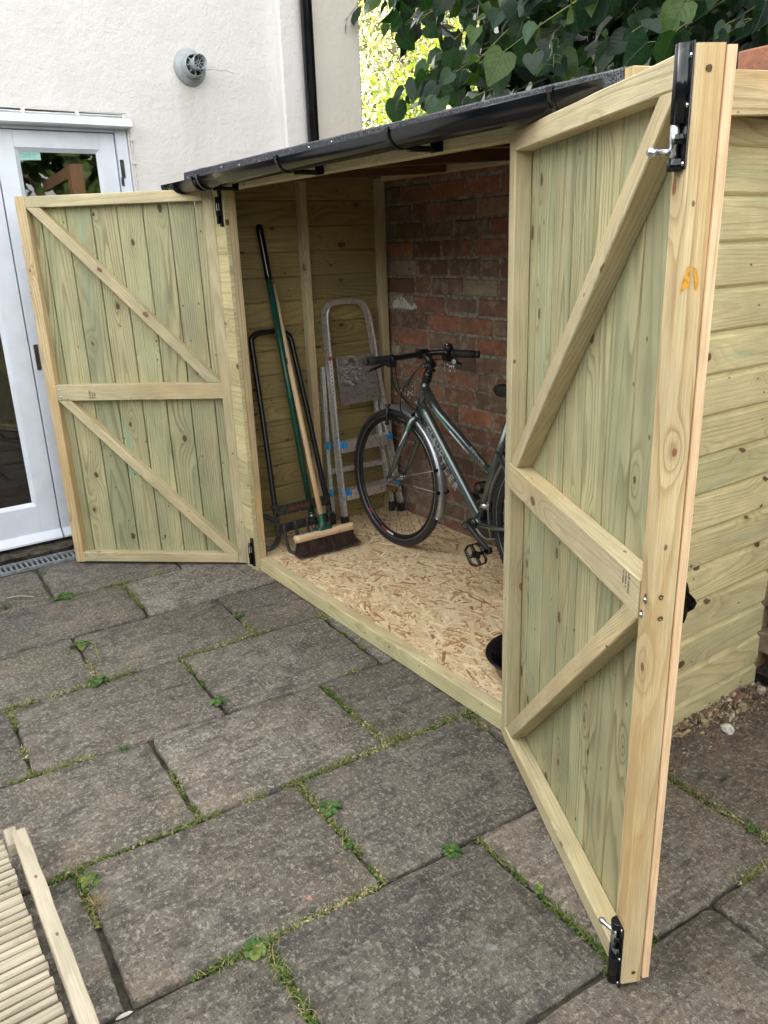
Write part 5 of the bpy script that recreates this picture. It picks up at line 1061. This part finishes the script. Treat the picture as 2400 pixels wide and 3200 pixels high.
bs = thing('basin', (1.64, .25, ZF), 'black rubber basin on the shed floor, mostly hidden by the open right door', 'basin')
q = MB(); q.lathe([(0, .012), (.105, .014), (.125, .03), (.150, .085), (.168, .094), (.172, .088), (.154, .075), (.132, .020), (.110, .001), (0, .001)], (1.64, .25, ZF + .002), (0, 0, 1), 48); q.build('bowl', M['bplastic'], bs)
q = MB(); q.lathe([(0, .020), (.06, .022), (.112, .018)], (1.64, .25, ZF + .002), (0, 0, 1), 30); q.build('residue', plain('grey_dried_residue', (.09, .085, .08), .9, var=.8, nsc=60, bmp=1), bs)

# ================================================================== SLATTED DECKING (front left)
dk = thing('decking_ramp', (1.7, -1.5, 0), 'weathered timber duckboard of close ribbed slats with a pale side rail, bottom left corner', 'decking')
ZD = .10
q = MB(); q.beam((1.447, -1.4085, ZD + .018), (2.7, -1.4185, ZD + .018), .034, .040, EY, c=wt(1.05, .1), seg=24, jit=.0007); q.build('rail', M['deck'], dk)
q = MB(); q.beam((1.405, -1.4255, ZD + .006), (1.475, -1.4265, ZD + .006), .030, .034, EY, c=wt(1.0, .2)); q.build('end_block', M['deck'], dk)
x = 1.40; k = 0
while x < 2.7:
    w = .027 if k % 7 == 2 else .0165; q = MB()
    q.prof((x, -2.4, ZD - .028 + rng.uniform(-.001, .001)), EY, EX, EZ, .957 + rng.uniform(-.004, .002), [(0, -.012), (w, -.012), (w, .021), (w - .003, .026), (.003, .026), (0, .021)], c=wt(1.05, .2, .16), seg=10, jit=.0006); x += w + .0075 + rng.uniform(-.001, .001); k += 1; q.build('slat', M['deck'], dk)
for y in (-1.50, -2.3): q = MB(); q.beam((1.40, y, ZD - .070), (2.7, y, ZD - .070), .045, .06, EY, c=wt(.8, .2)); q.build('bearer', M['deck'], dk)

# ================================================================== TREES
def leaf(mb, o, d, nrm, L, c, curl=.25, fold=.3):
    """heart-shaped leaf: o = stalk end, d = towards the tip, nrm = face normal"""
    d = d.normalized(); s = d.cross(nrm).normalized(); nn = s.cross(d)
    mid = [(0, 0), (.28, .02), (.58, 0), (.83, -.04), (1.06, -.12)]; ed = [(-.10, .20), (-.02, .42), (.28, .50), (.58, .40), (.83, .20)]
    UVM = [(t, 0) for t, h in mid]; UVE = [(t, w) for t, w in ed]
    P_ = lambda t, w, h: o + d * L * t + s * L * w + nn * L * h
    mm = [P_(t, 0, h * curl * 4) for t, h in mid]; b = mb.add(mm)
    for sg in (1, -1):
        e = mb.add([P_(t, w * sg, fold * w - curl * t * t * .5 + .04 * math.sin(t * 9 + w * 7)) for t, w in ed])
        F = [[b, e, e + 1], [b, e + 1, e + 2, b + 1], [b + 1, e + 2, e + 3, b + 2], [b + 2, e + 3, e + 4, b + 3], [b + 3, e + 4, b + 4]]
        for f in F: u = [UVM[k - b] if k < b + 5 else UVE[k - e] for k in f]; mb.face(f if sg > 0 else f[::-1], u if sg > 0 else u[::-1], c, 0, True)
lt = thing('lime_tree', (1.4, 2.7, 0), 'dark leafy lime tree overhanging the garden wall and the shed roof', 'tree')
q = MB(); q.tube(crv([V((1.4, 2.9, -.05)), V((1.38, 2.85, 1.2)), V((1.3, 2.8, 2.6)), V((1.1, 2.7, 4.2)), V((.9, 2.6, 6.2))], 5), [.16 - .0055 * k for k in range(21)], 14); q.build('trunk', M['bark'], lt)
LIMB = []
for i in range(16):
    z0 = rng.uniform(2.2, 4.4); a = rng.uniform(PI * .75, PI * 2.15); L = rng.uniform(1.2, 2.9) * (1.15 if math.cos(a) < -.3 else .85); p0 = V((1.3 - (z0 - 2.6) * .1, 2.8, z0)); pts = [p0 + V((math.cos(a) * L * t, math.sin(a) * L * .62 * t, .75 * L * t * (1 - .75 * t) * rng.uniform(.6, 1.1))) for t in (0, .3, .65, 1)]; LIMB.append(crv(pts, 5))
q = MB()
for l in LIMB: q.tube(l, [.035 * (1 - .8 * k / (len(l) - 1)) + .004 for k in range(len(l))], 8)
q.build('branch', M['bark'], lt)
cl = MB(); tw_ = MB(); LC = [(.013, .036, .019), (.021, .052, .024), (.007, .022, .012), (.028, .066, .028), (.016, .044, .027), (.055, .10, .022)]
def twig(p, d, L, n, sag, bright=0, lsz=.108):
    pts = [p + d * L * t + V((0, 0, -sag * L * t * t)) for t in [k / 9 for k in range(10)]]
    tw_.tube(pts, [.0042 * (1 - .7 * k / 9) for k in range(10)], 5, mi=1 if bright else 0)
    for k in range(n):
        t = (k + .7) / n; i = min(8, int(t * 9)); o = pts[i].lerp(pts[i + 1], t * 9 - i); ax_ = (pts[i + 1] - pts[i]).normalized(); sd = ax_.cross(EZ); sd = sd.normalized() if sd.length > .1 else EX
        sg = 1 if k % 2 else -1; pd = (sd * sg * .8 + ax_ * .5 + V((rng.gauss(0, .25), rng.gauss(0, .25), rng.gauss(-.1, .25)))).normalized(); pl_ = rng.uniform(.025, .05); b = o + pd * pl_
        tw_.tube([o, o + pd * pl_ * .5 + V((0, 0, .004)), b], .0011, 4, caps=False, mi=1)
        ld_ = (pd * .8 + V((rng.gauss(0, .4), rng.gauss(0, .35), -.8))).normalized(); nm = V((rng.gauss(0, .85) + .3, rng.gauss(0, .75) - .6, rng.uniform(-.3, 1.1))).normalized(); LL = lsz * rng.choice((.5, .7, .85, 1, 1.1, 1.2)) * rng.uniform(.85, 1.12)
        c = jc(rng.choice(LC), .75, 1.3) + (1,); leaf(cl, b, ld_, nm, LL, c, rng.uniform(.05, .6), rng.uniform(.05, .65))
nT_ = 0
for i in range(620):
    x = rng.uniform(-1.5, 3.4); y = rng.uniform(1.25, 3.1); zb = 2.12 + .10 * abs(math.sin(x * 2.1 + y)) + max(0, (-.35 - x)) * .42; z = zb + abs(rng.gauss(0, .85)) + .1
    if x < .15 and rng.random() > .05 + (1.5 + x) * .22 and z < 3.3: continue
    a = rng.uniform(PI * .75, PI * 1.75); d = V((math.cos(a), math.sin(a) * .8, rng.uniform(-.35, .3))).normalized(); L = rng.uniform(.3, .65); e = V((x, y, z)) - d * L
    if z < zb + L * .5: d.z = abs(d.z) * .2
    twig(e, d, L, rng.randint(6, 10), rng.uniform(.1, .4), rng.random() < .3)
for (p, d, L, n) in (((.62, 1.42, 2.62), (-.92, -.05, -.34), 1.02, 8), ((.25, 1.5, 2.86), (-.9, -.1, -.18), .75, 8), ((-.1, 1.55, 2.62), (-.93, .05, -.22), .62, 9), ((-.25, 1.5, 2.98), (-.9, .1, -.12), .62, 11), ((-.55, 1.5, 2.98), (-.9, .2, -.2), .40, 9), ((.2, 1.4, 2.38), (-.95, -.05, -.12), .6, 7), ((-.35, 1.45, 2.42), (-.95, .05, -.14), .38, 7), ((.9, 1.45, 2.55), (-.8, -.2, -.2), .7, 8)): twig(V(p), V(d).normalized(), L, n, .10, 1, .115)
cl.build('crown', M['leafn'], lt); tw_.build('twigs', [M['bark'], M['stem']], lt)

def far_tree(name, label, c, rad, n, size, cols, th, mat, sun_side=0, group=None, ratio=(1, 1, 1.2)):
    t = thing(name, (c[0], c[1], 0), label, 'tree', group); c = V(c); m = MB(); q = MB(); q.tube([V((c.x, c.y, -.1)), V((c.x + .1, c.y, c.z * .5)), c + V((0, 0, rad * .6))], [th, th * .8, th * .3], 10)
    cen = []
    for i in range(26):
        a, h = rng.random() * 6.28, rng.uniform(-.95, 1); r = rad * math.sqrt(max(.05, 1 - h * h)) * rng.uniform(.35, .95); e = c + V((math.cos(a) * r * ratio[0], math.sin(a) * r * ratio[1], h * rad * ratio[2])); cen.append(e); q.tube([V((c.x, c.y, max(.5, e.z - rad * .7))), (V((c.x, c.y, e.z - rad * .2)) + e) / 2, e], [th * .3, th * .18, th * .06], 6)
    for i in range(n):
        e = rng.choice(cen); p = e + V((rng.gauss(0, 1), rng.gauss(0, 1), rng.gauss(0, .85))) * rad * .24; s = size * rng.uniform(.5, 1.3); R = Euler((rng.gauss(0, .9), rng.gauss(0, .9), rng.random() * 6.3)).to_matrix(); cc = jc(rng.choice(cols), .7, 1.3) + (1,)
        m.poly([p + R @ V(v) * s for v in ((-1, 0, 0), (-.25, -.52, .12), (.6, -.38, 0), (1, 0, -.15), (.6, .38, 0), (-.25, .52, .12))], cc)
    q.build('trunk', M['bark'], t); m.build('crown', mat, t); return t
SUNC = [(.32, .30, .13), (.42, .39, .21), (.22, .23, .09), (.52, .48, .31), (.12, .13, .055), (.05, .06, .025)]
far_tree('birch_tree', 'sunlit yellow green birch seen between the house corner and the lime leaves', (-10.2, 9.4, 4.2), 2.6, 26000, .052, SUNC, .14, M['leaff'])
far_tree('birch_tree', 'paler sunlit tree far behind the birch at the house corner', (-14.5, 12.0, 6.0), 3.4, 18000, .075, SUNC, .2, M['leaff'])
far_tree('shrub', 'bright lime green shrub glowing low above the shed roof', (-6.1, 6.4, 2.6), 1.2, 5000, .06, [(.22, .30, .03), (.28, .34, .05), (.16, .24, .03)], .05, M['leaff'])
DKC = [(.008, .016, .006), (.012, .022, .007), (.005, .011, .004)]
far_tree('shade_backdrop_tree', 'added dark leaf backdrop standing in for the shaded gaps behind the lime tree', (.3, 4.6, 3.0), 2.2, 17000, .15, DKC, .2, M['leafd'], ratio=(1.35, .6, 1.15))  # added backdrop; shade between the lime leaves is put into its near-black colours
GC = [(.07, .12, .025), (.09, .15, .03), (.05, .09, .02)]
far_tree('garden_tree', 'leafy green tree mirrored in the glass of the white house door', (9.8, 2.7, 3.0), 2.3, 5000, .17, GC, .2, M['leaff'], ratio=(.7, 1.2, 1.2))
# pergola post that the door glass mirrors
pg = thing('pergola_post', (6.2, 1.68, 0), 'brown stained timber post with a side beam, mirrored in the house door glass', 'pergola')
q = MB(); q.beam((6.2, 1.68, -.05), (6.2, 1.68, 2.66), .17, .17, EX, c=wt(1, 0)); q.build('post', M['reclaimed'], pg); q = MB(); q.beam((6.286, 1.66, 2.58), (9.0, 1.95, 2.58), .15, .07, EZ, c=wt(1, 0)); q.build('beam', M['reclaimed'], pg)

# unseen foliage added to block low sky light (behind and to the right of the viewer)
HC = [(.030, .055, .016), (.045, .075, .02), (.022, .042, .014)]
def sky_block_hedge(lo, hi, n, label):
    m = MB(); m.box(V(lo) + V((.25, .25, 0)), V(hi) - V((.25, .25, .2)), c=(.015, .025, .01, 1)); lo, hi = V(lo), V(hi); d = hi - lo
    for i in range(n):
        p = V([lo[k] + d[k] * rng.random() for k in range(3)]); ax = rng.choice((0, 1, 2)) if rng.random() < .3 else (0 if d.x < d.y else 1); p[ax] = (hi[ax] if rng.random() < .6 or ax == 2 else lo[ax]) + rng.gauss(0, .09); s_ = .06 * rng.uniform(.6, 1.4); R = Euler((rng.gauss(0, .9), rng.gauss(0, .9), rng.random() * 6.3)).to_matrix()
        m.poly([p + R @ V(v) * s_ for v in ((-1, 0, 0), (-.2, -.5, .1), (1, 0, -.1), (-.2, .5, .1))], (*jc(rng.choice(HC), .7, 1.3), 1))
    tag(m.build('sky_block_hedge', M['leafd']), label, 'sky_block_hedge')
sky_block_hedge((-1.0, -6.2, -.05), (10.5, -5.3, 3.1), 9000, 'long added foliage screen, unseen, blocking low sky light, facing the shed front')
sky_block_hedge((8.2, -5.2, -.05), (9.1, 1.0, 1.5), 5000, 'shorter added foliage screen, unseen, blocking low sky light to the right of the shed')
